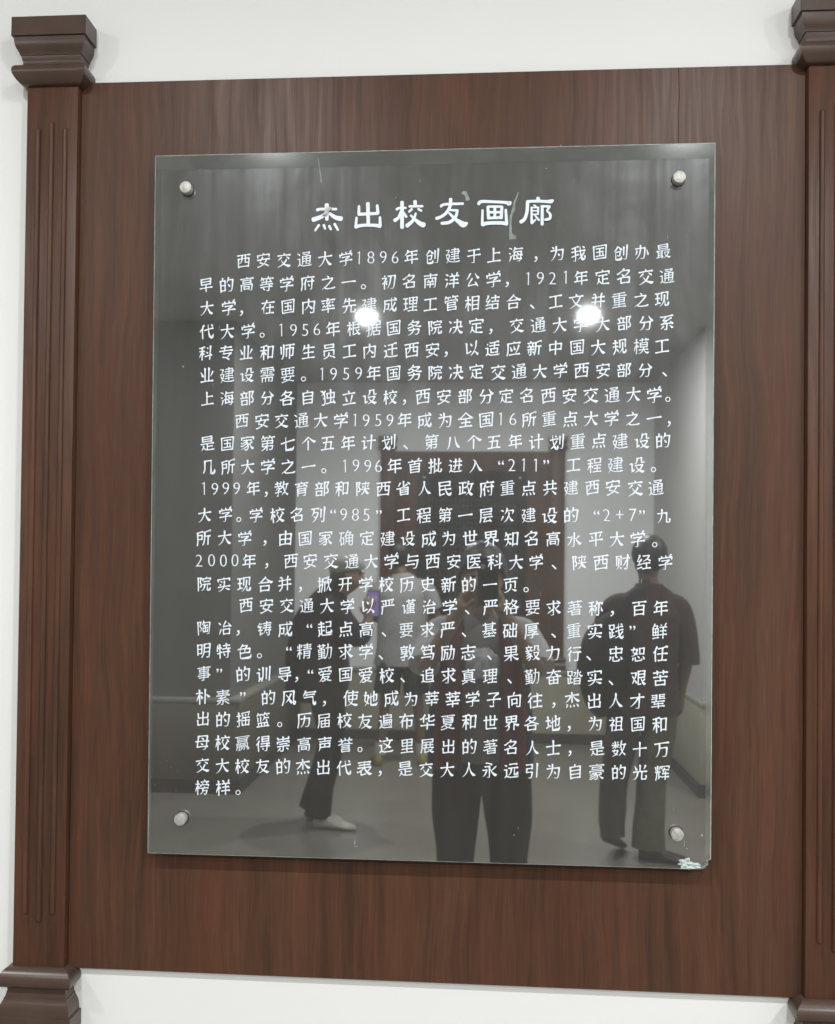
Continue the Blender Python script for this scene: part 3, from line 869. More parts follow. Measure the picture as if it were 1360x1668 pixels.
TITLE = {
    "杰": [[(-0.2773, 2.1835, 0.00376), (-0.2770, 2.1705, 0.00360), (-0.2768, 2.1571, 0.00295)], [(-0.2941, 2.1741, 0.00278), (-0.2871, 2.1757, 0.00246), (-0.2603, 2.1752, 0.00229)], [(-0.2778, 2.1688, 0.00295), (-0.2869, 2.1620, 0.00360), (-0.3010, 2.1572, 0.00409)], [(-0.2728, 2.1684, 0.00229), (-0.2618, 2.1606, 0.00360), (-0.2514, 2.1581, 0.00426)], [(-0.2905, 2.1476, 0.00229), (-0.2974, 2.1377, 0.00164)], [(-0.2822, 2.1475, 0.00229), (-0.2795, 2.1408, 0.00196)], [(-0.2725, 2.1457, 0.00229), (-0.2692, 2.1393, 0.00196)], [(-0.2630, 2.1489, 0.00246), (-0.2568, 2.1381, 0.00196)]],
    "出": [[(-0.2048, 2.1846, 0.00327), (-0.2037, 2.1468, 0.00311)], [(-0.2204, 2.1802, 0.00213), (-0.2204, 2.1662, 0.00278)], [(-0.2209, 2.1654, 0.00278), (-0.1867, 2.1665, 0.00262)], [(-0.1884, 2.1807, 0.00229), (-0.1869, 2.1670, 0.00278)], [(-0.2243, 2.1600, 0.00196), (-0.2255, 2.1446, 0.00262)], [(-0.2260, 2.1433, 0.00327), (-0.2148, 2.1457, 0.00278), (-0.1948, 2.1457, 0.00278), (-0.1825, 2.1440, 0.00344)], [(-0.1832, 2.1598, 0.00213), (-0.1828, 2.1448, 0.00278)]],
    "校": [[(-0.1542, 2.1730, 0.00246), (-0.1494, 2.1754, 0.00213), (-0.1382, 2.1754, 0.00196)], [(-0.1449, 2.1858, 0.00311), (-0.1444, 2.1409, 0.00327)], [(-0.1469, 2.1692, 0.00196), (-0.1509, 2.1585, 0.00262), (-0.1575, 2.1536, 0.00327)], [(-0.1419, 2.1675, 0.00164), (-0.1372, 2.1594, 0.00229)], [(-0.1222, 2.1866, 0.00327), (-0.1217, 2.1788, 0.00295)], [(-0.1321, 2.1778, 0.00213), (-0.1089, 2.1777, 0.00213)], [(-0.1274, 2.1730, 0.00213), (-0.1326, 2.1681, 0.00196)], [(-0.1166, 2.1729, 0.00196), (-0.1108, 2.1695, 0.00196)], [(-0.1207, 2.1655, 0.00180), (-0.1252, 2.1531, 0.00262), (-0.1358, 2.1436, 0.00360)], [(-0.1294, 2.1618, 0.00164), (-0.1219, 2.1544, 0.00262), (-0.1127, 2.1471, 0.00393), (-0.1066, 2.1445, 0.00458)]],
    "友": [[(-0.0603, 2.1897, 0.00295), (-0.0612, 2.1773, 0.00278), (-0.0675, 2.1658, 0.00262), (-0.0765, 2.1590, 0.00262), (-0.0847, 2.1562, 0.00278)], [(-0.0770, 2.1769, 0.00229), (-0.0701, 2.1805, 0.00229), (-0.0389, 2.1811, 0.00229)], [(-0.0615, 2.1704, 0.00180), (-0.0478, 2.1692, 0.00229)], [(-0.0486, 2.1692, 0.00229), (-0.0513, 2.1586, 0.00262), (-0.0616, 2.1492, 0.00295), (-0.0756, 2.1473, 0.00262)], [(-0.0626, 2.1649, 0.00196), (-0.0534, 2.1557, 0.00262), (-0.0451, 2.1493, 0.00393), (-0.0377, 2.1447, 0.00524), (-0.0316, 2.1471, 0.00229)]],
    "画": [[(-0.0118, 2.1801, 0.00278), (-0.0069, 2.1843, 0.00278), (0.0152, 2.1835, 0.00246), (0.0348, 2.1820, 0.00262), (0.0406, 2.1803, 0.00393), (0.0430, 2.1825, 0.00246)], [(0.0043, 2.1746, 0.00246), (0.0057, 2.1544, 0.00278)], [(0.0284, 2.1742, 0.00262), (0.0274, 2.1547, 0.00278)], [(0.0043, 2.1751, 0.00213), (0.0287, 2.1747, 0.00213)], [(0.0056, 2.1653, 0.00213), (0.0276, 2.1650, 0.00213)], [(0.0053, 2.1551, 0.00246), (0.0279, 2.1557, 0.00246)], [(0.0163, 2.1749, 0.00246), (0.0164, 2.1549, 0.00246)], [(-0.0048, 2.1691, 0.00196), (-0.0052, 2.1447, 0.00229)], [(-0.0049, 2.1440, 0.00360), (0.0057, 2.1462, 0.00311), (0.0270, 2.1462, 0.00311), (0.0371, 2.1444, 0.00327)], [(0.0351, 2.1691, 0.00213), (0.0369, 2.1452, 0.00278)]],
    "廊": [[(0.0901, 2.1893, 0.00262), (0.0911, 2.1850, 0.00360)], [(0.0720, 2.1830, 0.00246), (0.0902, 2.1834, 0.00246), (0.1056, 2.1824, 0.00262), (0.1129, 2.1827, 0.00360), (0.1158, 2.1846, 0.00196)], [(0.0726, 2.1825, 0.00295), (0.0716, 2.1652, 0.00278), (0.0677, 2.1530, 0.00295), (0.0612, 2.1476, 0.00327)], [(0.0834, 2.1762, 0.00147), (0.0870, 2.1745, 0.00147)], [(0.0795, 2.1725, 0.00180), (0.0798, 2.1454, 0.00213)], [(0.0797, 2.1720, 0.00131), (0.0911, 2.1722, 0.00147)], [(0.0908, 2.1722, 0.00180), (0.0906, 2.1600, 0.00147)], [(0.0806, 2.1664, 0.00115), (0.0903, 2.1662, 0.00115)], [(0.0806, 2.1600, 0.00131), (0.0904, 2.1603, 0.00131)], [(0.0852, 2.1584, 0.00131), (0.0921, 2.1501, 0.00213)], [(0.0799, 2.1450, 0.00246), (0.0864, 2.1510, 0.00147)], [(0.0977, 2.1739, 0.00246), (0.0977, 2.1421, 0.00262)], [(0.0961, 2.1739, 0.00196), (0.1106, 2.1732, 0.00213)], [(0.1101, 2.1728, 0.00213), (0.1058, 2.1660, 0.00164)], [(0.1058, 2.1652, 0.00164), (0.1112, 2.1597, 0.00229), (0.1104, 2.1523, 0.00246), (0.1026, 2.1503, 0.00213)]],
}


for line, runs in TEXT:
    tag(link('text_line', text_mesh(runs, line), M['vinyl'], plaque), kind='stuff')

def brush(strokes, name, parent, y=TY):
    """brush strokes: each a chain of (x, z, half width) swept into a round-ended outline"""
    bm = bmesh.new()
    for si, st in enumerate(strokes):
        yy = y - 0.00012 * si
        P = []
        n = len(st)
        for i in range(n - 1):                      # Catmull-Rom through the points
            p0 = st[max(i - 1, 0)]; p1 = st[i]; p2 = st[i + 1]; p3 = st[min(i + 2, n - 1)]
            for k in range(6):
                u = k / 6
                P.append(tuple(0.5 * (2 * b + (c - a) * u + (2 * a - 5 * b + 4 * c - d) * u * u + (3 * b - a - 3 * c + d) * u ** 3) for a, b, c, d in zip(p0, p1, p2, p3)))
        P.append(st[-1])
        left, right = [], []
        for i, (x, z, w) in enumerate(P):
            a = P[max(i - 1, 0)]; b = P[min(i + 1, len(P) - 1)]
            d = Vector((b[0] - a[0], b[1] - a[1])).normalized()
            nn = Vector((-d.y, d.x))
            left.append((x + nn.x * w, z + nn.y * w)); right.append((x - nn.x * w, z - nn.y * w))
        def cap(c, frm, sgn):
            out = []
            a0 = math.atan2(frm[1] - c[1], frm[0] - c[0])
            for k in range(1, 6): 
                a = a0 + sgn * math.pi * k / 6
                rr = c[2] * (0.72 if 1 < k < 5 else 0.9)
                out.append((c[0] + rr * math.cos(a), c[1] + rr * math.sin(a)))
            return out
        loop = left + cap(P[-1], left[-1], -1) + list(reversed(right)) + cap(P[0], right[0], -1)
        vs = [bm.verts.new((x, yy, z)) for x, z in loop]
        L_, R_ = vs[:len(P)], list(reversed(vs[len(P) + 5:2 * len(P) + 5]))
        for i in range(len(P) - 1): bm.faces.new((L_[i], L_[i + 1], R_[i + 1], R_[i]))
        bm.faces.new([L_[-1]] + vs[len(P):len(P) + 5] + [R_[-1]])
        bm.faces.new([R_[0]] + vs[2 * len(P) + 5:] + [L_[0]])
    return from_bm(name, bm, M['vinyl'], parent)
for ch, st in TITLE.items():
    brush(st, 'title_character', plaque)

# ------------------------------------------------------------------ marks stuck on the glass
def blob(name, pts, m, parent, th=0.0006, y=GF, label=None):
    """raised flat patch with a ragged outline"""
    bm = bmesh.new()
    cx = sum(p[0] for p in pts) / len(pts); cz = sum(p[1] for p in pts) / len(pts)
    a = [bm.verts.new((x, y - 0.0002, z)) for x, z in pts]
    b = [bm.verts.new((x + (cx - x) * .12, y - th, z + (cz - z) * .12)) for x, z in pts]
    n = len(pts)
    for i in range(n): bm.faces.new((a[i], a[(i + 1) % n], b[(i + 1) % n], b[i]))
    bm.faces.new(b)
    o = from_bm(name, bm, m, parent)
    if label: o['label'] = label
    return o
blob('scratch', [(-0.2942, 2.2660), (-0.2930, 2.2662), (-0.2895, 2.2445), (-0.2862, 2.2275), (-0.2860, 2.2240), (-0.2878, 2.2222), (-0.2893, 2.2245), (-0.2893, 2.2300), (-0.2915, 2.2480)], M['residue'], plaque, label='pale streak dripping from the top edge')
# the crescent of old glue beside the last title characters, and the tape scrap on the first
blob('glue_mark', [(-0.0425, 2.1990), (-0.0385, 2.2035), (-0.0330, 2.2025), (-0.0300, 2.1965), (-0.0268, 2.1880), (-0.0290, 2.1862), (-0.0345, 2.1868), (-0.0345, 2.1915), (-0.0375, 2.1965)], M['residue'], plaque)
blob('glue_mark', [(0.0555, 2.2000), (0.0572, 2.1995), (0.0560, 2.1945), (0.0530, 2.1870), (0.0508, 2.1790), (0.0520, 2.1710), (0.0480, 2.1640), (0.0455, 2.1560), (0.0450, 2.1440), (0.0452, 2.1270), (0.0475, 2.1215), (0.0535, 2.1195), (0.0530, 2.1180), (0.0418, 2.1178), (0.0415, 2.1260), (0.0415, 2.1440), (0.0420, 2.1580), (0.0450, 2.1680), (0.0470, 2.1760), (0.0490, 2.1850), (0.0525, 2.1920)], M['residue'], plaque, 0.0005)
blob('tape_scrap', [(-0.2775, 2.1780), (-0.2705, 2.1790), (-0.2675, 2.1755), (-0.2745, 2.1690), (-0.2775, 2.1635), (-0.2820, 2.1640), (-0.2850, 2.1625), (-0.2822, 2.1690)], M['paper'], plaque, 0.0018, GF - 0.0022, label='greyish torn scrap over the first title character')
rnd = random.Random(11)
def fleck(x, z, w, h, m=None):
    pts = []
    for i in range(7):
        a = 2 * math.pi * i / 7
        pts.append((x + w * math.cos(a) * rnd.uniform(.5, 1.1), z + h * math.sin(a) * rnd.uniform(.5, 1.1)))
    blob('dried_drip', pts, m or M['residue'], plaque, 0.0004)
for x, z, w, h in ((0.271, 1.530, .0010, .0060), (-0.215, 1.072, .0013, .0070), (-0.212, 1.066, .0035, .0012), (-0.530, 1.900, .0018, .0022), (-0.114, 2.222, .0007, .0035),
                   (-0.156, 2.194, .0012, .0018), (0.100, 1.506, .0005, .0042), (-0.466, 1.969, .0005, .0062), (-0.476, 1.867, .0005, .0060), (0.311, 2.118, .0008, .0050),
                   (0.104, 2.240, .0014, .0012), (0.152, 2.218, .0010, .0012), (-0.052, 2.2775, .0010, .0008), (0.021, 2.2785, .0010, .0008), (0.129, 2.2795, .0016, .0010),
                   (0.135, 1.955, .0006, .0030), (0.052, 1.2505, .0008, .0020), (0.066, 1.106, .0008, .0020), (0.059, 1.094, .0016, .0015), (0.327, 1.145, .0006, .0030),
                   (0.374, 1.103, .0018, .0030), (0.345, 1.088, .0008, .0060), (0.349, 1.080, .0020, .0012), (-0.505, 2.250, .0010, .0008)):
    fleck(x, z, w, h)
# crushed corner: heap of small glass facets
bm = bmesh.new()
for k in range(15):
    cx = rnd.uniform(0.334, 0.366); top = 1.0485 + 0.019 * max(0.0, 1 - abs(cx - 0.350) / 0.019)
    cz = rnd.uniform(1.0465, top)
    r_ = rnd.uniform(.0045, .0095)
    vs = [bm.verts.new((cx + r_ * math.cos(a + rnd.uniform(-.3, .3)) * rnd.uniform(.6, 1.2), GF - rnd.uniform(.0004, .0015), max(1.0455, cz + r_ * 0.45 * math.sin(a + rnd.uniform(-.3, .3))))) for a in [2 * math.pi * i / 5 for i in range(5)]]
    c_ = bm.verts.new((cx, GF - rnd.uniform(.0018, .0035), cz))
    for i in range(5): bm.faces.new((vs[i], vs[(i + 1) % 5], c_))
for k in range(9):
    cx = rnd.uniform(0.360, 0.380); cz = rnd.uniform(1.047, 1.060)
    a = rnd.uniform(-.5, .9); l_ = rnd.uniform(.003, .006)
    vs = [bm.verts.new(p) for p in ((cx - l_ * math.cos(a), GF - .0005, cz - l_ * math.sin(a)), (cx + l_ * math.cos(a), GF - .0006, cz + l_ * math.sin(a)), (cx + .001, GF - .0016, cz + .0016))]
    bm.faces.new(vs)
o = from_bm('crushed_corner', bm, M['shard'], plaque)
o['label'] = 'white crushed glass at the lower right corner'

# ------------------------------------------------------------------ the display opposite, seen in the glass
YO = YF + 0.001
opp_rz = math.pi
pilaster((0.6700, YO, 0), opp_rz, 0.125, 0.035, 0.76, 2.615, 'dark wooden pilaster reflected right of the far wood panel', 'pilasters of the far wood panel', 1.05, False)
pilaster((-0.8600, YO, 0), opp_rz, 0.125, 0.035, 0.76, 2.615, 'dark wooden pilaster reflected left of the far wood panel', 'pilasters of the far wood panel', 1.05, False)
t = empty('wood_panel', (0, 0, 0))
tag(t, 'dark wood panel on the far wall seen as a reflection in the glass', 'wall panel')
box('veneer_board', -0.7970, -0.0950, YO + 0.0005, YO + 0.014, 0.66, 2.600, M['veneer'], t, 0.0005)
box('veneer_board', -0.0945, 0.6070, YO + 0.0005, YO + 0.014, 0.66, 2.600, M['veneer'], t, 0.0005)
t = empty('glass_plaque', (-0.095, YO, 0))
tag(t, 'dark lettered glass plaque on the far wall seen only as a dim reflection', 'plaque')
bm = bmesh.new(); add_box(bm, -0.49, 0.49, 0.030, 0.038, 1.15, 2.42, 0.001)
from_bm('pane', bm, M['opp_glass'], t)
for bx in (-.43, .43):
    for bz in (1.21, 2.36):
        bm = bmesh.new(); cyl_y(bm, bx, bz, 0.0144, 0.052, 0.0105, 24)
        from_bm('standoff_bolt', bm, M['steel_face'], t, 35)
rnd = random.Random(5)
for k in range(19):                                  # rows of unreadable lettering
    z = 2.27 - (0.0 if k == 0 else 0.06 + 0.052 * k)
    n = 9 if k == 0 else rnd.choice((22, 23, 23, 16))
    pitch = 0.062 if k == 0 else 0.0355
    s = 0.018 if k == 0 else 0.009
    bm = bmesh.new()
    for i in range(n):
        cx = -(9 * .062 / 2 if k == 0 else 23 * .0355 / 2) + pitch * (i + .5) + rnd.uniform(-.003, .003)
        for q in range(4):
            ax_, az_ = cx + rnd.uniform(-s, s) * .6, z + rnd.uniform(-s, s)
            hw, hh = (s * rnd.uniform(.5, .9), s * .12) if q % 2 else (s * .12, s * rnd.uniform(.4, .8))
            yy = 0.0385 + 0.0002 * q
            bm.faces.new([bm.verts.new(p) for p in ((ax_ - hw, yy, az_ - hh), (ax_ + hw, yy, az_ - hh), (ax_ + hw, yy, az_ + hh), (ax_ - hw, yy, az_ + hh))])
    tag(from_bm('text_line', bm, M['opp_vinyl'], t), kind='stuff')

# ------------------------------------------------------------------ people reflected in the glass
M['skin'] = simple('skin', (0.27, 0.165, 0.115), 0.5, 0.4, var=0.06)  # darkened, with the backlit shade put into the colour
M['skin_dark'] = simple('tanned_skin', (0.13, 0.08, 0.055), 0.5, 0.4, var=0.06)
M['hair'] = simple('black_hair', (0.014, 0.012, 0.011), 0.45, 0.5, var=0.3, nscale=200, bmp=0.5)
M['cap'] = simple('grey_cap_cloth', (0.24, 0.23, 0.21), 0.8)
M['black_cloth'] = simple('black_cloth', (0.014, 0.013, 0.013), 0.85, 0.2, var=0.3, nscale=7)
M['tee_grey'] = simple('grey_tee_cloth', (0.17, 0.165, 0.15), 0.85, 0.2, nscale=40)
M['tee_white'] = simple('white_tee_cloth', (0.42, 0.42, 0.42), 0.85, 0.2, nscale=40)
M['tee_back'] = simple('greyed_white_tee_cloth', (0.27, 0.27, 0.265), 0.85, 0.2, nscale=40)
M['print'] = simple('pale_tee_print', (0.55, 0.56, 0.58), 0.8, 0.2, var=0.45, nscale=32)
M['red'] = simple('dark_red_cloth', (0.105, 0.027, 0.030), 0.85, 0.2, var=0.25, nscale=30)
M['navy'] = simple('navy_cloth', (0.030, 0.030, 0.060), 0.85, 0.2, var=0.2, nscale=30)
M['maroon'] = simple('maroon_cloth', (0.050, 0.033, 0.034), 0.85, 0.2, var=0.25, nscale=30)
M['plum'] = simple('dark_plum_cloth', (0.026, 0.018, 0.018), 0.85, 0.2, var=0.25, nscale=30)
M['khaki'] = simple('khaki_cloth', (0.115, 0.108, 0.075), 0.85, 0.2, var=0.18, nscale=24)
M['khaki_shaded'] = simple('shaded_khaki_cloth', (0.055, 0.052, 0.048), 0.85, 0.2, var=0.18, nscale=24)  # khaki trousers again, with the shade put into the colour
M['white_shoe'] = simple('white_shoe_leather', (0.42, 0.405, 0.36), 0.5, var=0.1)
M['yellow_shoe'] = simple('yellow_shoe_mesh', (0.21, 0.18, 0.06), 0.6, var=0.2)
M['dark_shoe'] = simple('dark_shoe_leather', (0.025, 0.022, 0.022), 0.4, var=0.2)
M['phone_shell'] = simple('black_phone_shell', (0.02, 0.02, 0.022), 0.25, 0.6)
M['bag'] = simple('black_bag_nylon', (0.012, 0.012, 0.013), 0.7, 0.3, var=0.3)

def skinned(name, J, E, root_key, m, parent, sub=1):
    """one continuous surface grown round a skeleton; J = {key: (position, radius)}"""
    keys = list(J)
    me = bpy.data.meshes.new(name)
    me.from_pydata([J[k][0] for k in keys], [(keys.index(a), keys.index(b)) for a, b in E], [])
    o = bpy.data.objects.new(name, me)
    C.objects.link(o)
    md = o.modifiers.new('skin', 'SKIN')
    md.use_smooth_shade = True
    for i, k in enumerate(keys):
        r = J[k][1]
        if k in ('pelvis', 'belly', 'chest') or k.endswith(('hip', 'kn', 'sh')): r *= 0.78   # kept inside the clothes
        me.skin_vertices[0].data[i].radius = (r, r) if not isinstance(r, tuple) else r
        me.skin_vertices[0].data[i].use_root = (k == root_key)
    s = o.modifiers.new('sub', 'SUBSURF'); s.levels = sub; s.render_levels = sub
    bpy.context.view_layer.update()
    m2 = bpy.data.meshes.new_from_object(o.evaluated_get(bpy.context.evaluated_depsgraph_get()))
    bpy.data.objects.remove(o); bpy.data.meshes.remove(me)
    return link(name, m2, m, parent)

def tube(bm, path, n=20, side=Vector((1, 0, 0)), fold=0.0, seed=0):
    """cloth tube: path of (point, half width along side, half depth), smoothed"""
    rn = random.Random(seed)
    P = []
    for i in range(len(path) - 1):
        g = [path[max(i - 1, 0)], path[i], path[i + 1], path[min(i + 2, len(path) - 1)]]
        g = [list(q[0]) + [q[1], q[2]] for q in g]
        for k in range(5):
            u = k / 5
            P.append([0.5 * (2 * b + (c - a) * u + (2 * a - 5 * b + 4 * c - d) * u * u + (3 * b - a - 3 * c + d) * u ** 3) for a, b, c, d in zip(*g)])
    P.append(list(path[-1][0]) + [path[-1][1], path[-1][2]])
    ph = [rn.uniform(0, 6.28) for _ in range(4)]
    rings = []
    for i, p in enumerate(P):
        a = Vector(P[max(i - 1, 0)][:3]); b = Vector(P[min(i + 1, len(P) - 1)][:3])
        d = (b - a).normalized()
        s = (side - d * side.dot(d)).normalized(); f = d.cross(s)
        ring = []
        for k in range(n):
            t_ = 2 * math.pi * k / n
            w = 1 + fold * (math.sin(3 * t_ + ph[0] + i * .35) * .6 + math.sin(5 * t_ + ph[1] - i * .5) * .4 + math.sin(i * 1.1 + ph[2] + t_) * .5)
            ring.append(bm.verts.new(Vector(p[:3]) + s * p[3] * w * math.cos(t_) + f * p[4] * w * math.sin(t_)))
        rings.append(ring)
    for a, b in zip(rings, rings[1:]):
        for k in range(n): bm.faces.new((a[k], a[(k + 1) % n], b[(k + 1) % n], b[k]))
    bm.faces.new(rings[0]); bm.faces.new(rings[-1])

def cloth(name, tubes, m, parent, fold=0.03, side=Vector((1, 0, 0)), label=None, seed=0):
    bm = bmesh.new()
    for i, tb in enumerate(tubes): tube(bm, tb, 20, side, fold, seed + i)
    o = from_bm(name, bm, m, parent, 70)
    if label: o['label'] = label
    return o

def hand(J, E, key, wrist, d, across, curl, r=0.0085, flip=1):
    """palm with four unequal bent fingers and a thumb, rooted at the wrist joint"""
    d = Vector(d).normalized(); across = Vector(across).normalized(); curl = Vector(curl).normalized()
    w = Vector(wrist)
    J[key + 'p'] = (tuple(w + d * .045), .026); E.append((key, key + 'p'))
    J[key + 'q'] = (tuple(w + d * .080), .024); E.append((key + 'p', key + 'q'))
    for i, (off, ln) in enumerate(((.032, .070), (.011, .078), (-.011, .072), (-.031, .058))):
        b = w + d * .092 + across * off
        k = key + 'f%d' % i
        J[k + 'a'] = (tuple(b + d * .012), r * 1.05); E.append((key + 'q', k + 'a'))
        J[k + 'b'] = (tuple(b + d * (ln * .45) + curl * .012), r); E.append((k + 'a', k + 'b'))
        J[k + 'c'] = (tuple(b + d * (ln * .68) + curl * (ln * .50)), r * .85); E.append((k + 'b', k + 'c'))
    t0 = w + d * .040 + across * .040 * flip
    J[key + 't1'] = (tuple(t0 + curl * .012), r * 1.25); E.append((key + 'p', key + 't1'))
    J[key + 't2'] = (tuple(t0 + d * .038 + across * .020 * flip + curl * .028), r); E.append((key + 't1', key + 't2'))

def shoe(name, p, d, m, parent, ln=0.27, tilt=0.0):
    """shoe at heel point p pointing along d"""
    d = Vector(d).normalized(); s = Vector((d.y, -d.x, 0)).normalized()
    bm = bmesh.new()
    up = Vector((0, 0, 1))
    rings = []
    for u, w, h in ((0, .026, .060), (.04, .036, .085), (.16, .037, .095), (.30, .037, .085), (.46, .039, .068), (.64, .046, .055), (.80, .046, .045), (.93, .036, .035), (1.0, .016, .022)):
        c = Vector(p) + d * (u * ln) + up * (tilt * (1 - u) * ln)
        ring = []
        for k in range(12):
            a = 2 * math.pi * k / 12
            z = h * .5 + h * .5 * math.sin(a)
            ring.append(bm.verts.new(c + s * w * math.cos(a) * (1.0 if math.sin(a) < .3 else .8) + up * z))
        rings.append(ring)
    for a, b in zip(rings, rings[1:]):
        for k in range(12): bm.faces.new((a[k], a[(k + 1) % 12], b[(k + 1) % 12], b[k]))
    bm.faces.new(rings[0]); bm.faces.new(rings[-1])
    return from_bm(name, bm, m, parent, 60)

def ellipsoid(name, c, r, m, parent, cut=None, noise_=0.0, seed=1, rotz=0.0):
    bm = bmesh.new()
    bmesh.ops.create_uvsphere(bm, u_segments=28, v_segments=18, radius=1.0)
    rn = random.Random(seed)
    for v in bm.verts:
        k = 1 + rn.uniform(-noise_, noise_)
        v.co = Vector((v.co.x * r[0] * k, v.co.y * r[1] * k, v.co.z * r[2] * k))
    if cut:                                             # cut = (point, normal): keep the side the normal points to
        bmesh.ops.bisect_plane(bm, geom=bm.verts[:] + bm.edges[:] + bm.faces[:], plane_co=cut[0], plane_no=cut[1], clear_inner=True)
    bmesh.ops.rotate(bm, cent=(0, 0, 0), matrix=Matrix.Rotation(rotz, 3, 'Z'), verts=bm.verts)
    bmesh.ops.translate(bm, vec=c, verts=bm.verts)
    return from_bm(name, bm, m, parent, 60)

def head_joints(J, E, neck_key, c, face, r=0.082):
    """skull, jaw, nose and ears hung on the neck; face = the way it looks"""
    c = Vector(c); f = Vector(face).normalized(); s = Vector((f.y, -f.x, 0)).normalized()
    J['jaw'] = (tuple(c + Vector((0, 0, -.065)) + f * .022), .055); E.append((neck_key, 'jaw'))
    J['skull'] = (tuple(c + Vector((0, 0, .005))), r); E.append(('jaw', 'skull'))
    J['crown'] = (tuple(c + Vector((0, 0, .055)) - f * .012), .068); E.append(('skull', 'crown'))
    J['nose'] = (tuple(c + f * .088 + Vector((0, 0, -.022))), .012); E.append(('skull', 'nose'))
    for q in (-1, 1):
        k = 'ear%d' % q
        J[k] = (tuple(c + s * .084 * q + Vector((0, 0, -.015))), .014); E.append(('skull', k))

def face_bits(c, face, parent):
    c = Vector(c); f = Vector(face).normalized(); s = Vector((f.y, -f.x, 0)).normalized()
    for q in (-1, 1):
        ellipsoid('eye', c + f * .074 + s * .032 * q + Vector((0, 0, .004)), (.013, .009, .007), M['hair'], parent)
    ellipsoid('mouth', c + f * .074 + Vector((0, 0, -.062)), (.022, .010, .006), M['maroon'], parent)

def phone(loc, w, h, rz, label, lit, tilt=0.0):
    t = empty('smartphone', loc, rz)
    tag(t, label, 'phone')
    bm = bmesh.new(); add_box(bm, -w / 2, w / 2, -.008, 0, -h / 2, h / 2, 0.0035, 3)
    from_bm('shell', bm, M['phone_shell'], t, 40)
    bm = bmesh.new(); add_box(bm, -w / 2 + .004, w / 2 - .004, -.0086, -.0082, -h / 2 + .006, h / 2 - .006)
    from_bm('screen', bm, M['screen'] if lit else M['phone_shell'], t)
    bm = bmesh.new(); cyl_y(bm, 0, 0, 0.0001, 0.002, 0.009, 20)
    bmesh.ops.translate(bm, vec=(-w / 2 + .018, 0, h / 2 - .02), verts=bm.verts)
    from_bm('camera_lens', bm, M['steel'], t)
    return t

V = Vector
# --- the photographer, facing the plaque, phone held up in both hands
px, py = 0.0, -2.02
p1 = empty('person', (px, py, 0))
tag(p1, 'person reflected at centre taking the photo, open dark red vest over grey tee', 'person')
J = {'pelvis': ((0, 0, .86), .115), 'belly': ((0, .01, 1.02), .115), 'chest': ((0, .01, 1.22), .12), 'neckb': ((0, .01, 1.36), .06), 'neck': ((0, .025, 1.43), .048)}
E = [('pelvis', 'belly'), ('belly', 'chest'), ('chest', 'neckb'), ('neckb', 'neck')]
head_joints(J, E, 'neck', (0, .04, 1.515), (0, 1, 0))
for s, n_ in ((-1, 'l'), (1, 'r')):
    J[n_ + 'sh'] = ((.165 * s, .01, 1.315), .052); E.append(('chest', n_ + 'sh'))
    J[n_ + 'el'] = ((.212 * s, .17, 1.170), .037); E.append((n_ + 'sh', n_ + 'el'))
    wr = V((.085 * s, .262, 1.385))
    J[n_ + 'wr'] = (tuple(wr), .025); E.append((n_ + 'el', n_ + 'wr'))
    hand(J, E, n_ + 'wr', wr, (-.42 * s, .15, .9), (.2 * s, -.1, .3) if False else (0, -.6, .2), (-s, 0, .1), flip=-1)
    J[n_ + 'hip'] = ((.09 * s, 0, .80), .09); E.append(('pelvis', n_ + 'hip'))
    J[n_ + 'kn'] = ((.10 * s + .01, .02, .46), .058); E.append((n_ + 'hip', n_ + 'kn'))
    J[n_ + 'an'] = ((.10 * s + .01, 0, .09), .042); E.append((n_ + 'kn', n_ + 'an'))
skinned('body', J, E, 'pelvis', M['skin'], p1)
ellipsoid('hair', (0, .02, 1.535), (.098, .112, .118), M['hair'], p1, cut=((0, .055, .0), (0, -.75, .65)), noise_=.02)
ellipsoid('hair_bun', (0, -.065, 1.47), (.085, .055, .10), M['hair'], p1, noise_=.03)
face_bits((0, .04, 1.515), (0, 1, 0), p1)
cloth('trousers', [[(V((0, 0, .96)), .165, .115), (V((0, 0, .86)), .185, .13), (V((0, 0, .76)), .180, .12), (V((.0, 0, .70)), .165, .10)],
                   [(V((-.085, 0, .80)), .098, .11), (V((-.092, .01, .62)), .092, .10), (V((-.09, .02, .45)), .072, .08), (V((-.09, 0, .22)), .066, .075), (V((-.09, 0, .07)), .064, .075)],
                   [(V((.095, 0, .80)), .098, .11), (V((.108, .01, .62)), .092, .10), (V((.112, .02, .45)), .072, .08), (V((.11, 0, .22)), .066, .075), (V((.11, 0, .07)), .064, .075)]], M['black_cloth'], p1, .02)
cloth('tee', [[(V((0, .015, .825)), .150, .125), (V((0, .015, .95)), .145, .125), (V((0, .02, 1.12)), .150, .13), (V((0, .02, 1.25)), .160, .125), (V((0, .01, 1.335)), .135, .08), (V((0, .01, 1.375)), .065, .06)],
              [(V((-.07, .01, 1.305)), .06, .06), (V((-.15, .03, 1.295)), .060, .06), (V((-.19, .08, 1.245)), .056, .056), (V((-.198, .10, 1.225)), .056, .056)],
              [(V((.07, .01, 1.305)), .06, .06), (V((.15, .03, 1.295)), .060, .06), (V((.19, .08, 1.245)), .056, .056), (V((.198, .10, 1.225)), .056, .056)]], M['tee_grey'], p1, .025, label='grey tee with pale sleeves')
for s in (-1, 1):
    cloth('sleeve', [[(V((.10 * s, .01, 1.305)), .062, .062), (V((.150 * s, .03, 1.300)), .064, .063), (V((.192 * s, .085, 1.245)), .060, .060), (V((.212 * s, .150, 1.185)), .060, .060)]], M['tee_white'], p1, .03, label='white short sleeve', seed=3)
ellipsoid('tee_print', (0.005, .135, 1.19), (.068, .022, .075), M['print'], p1, noise_=.04)
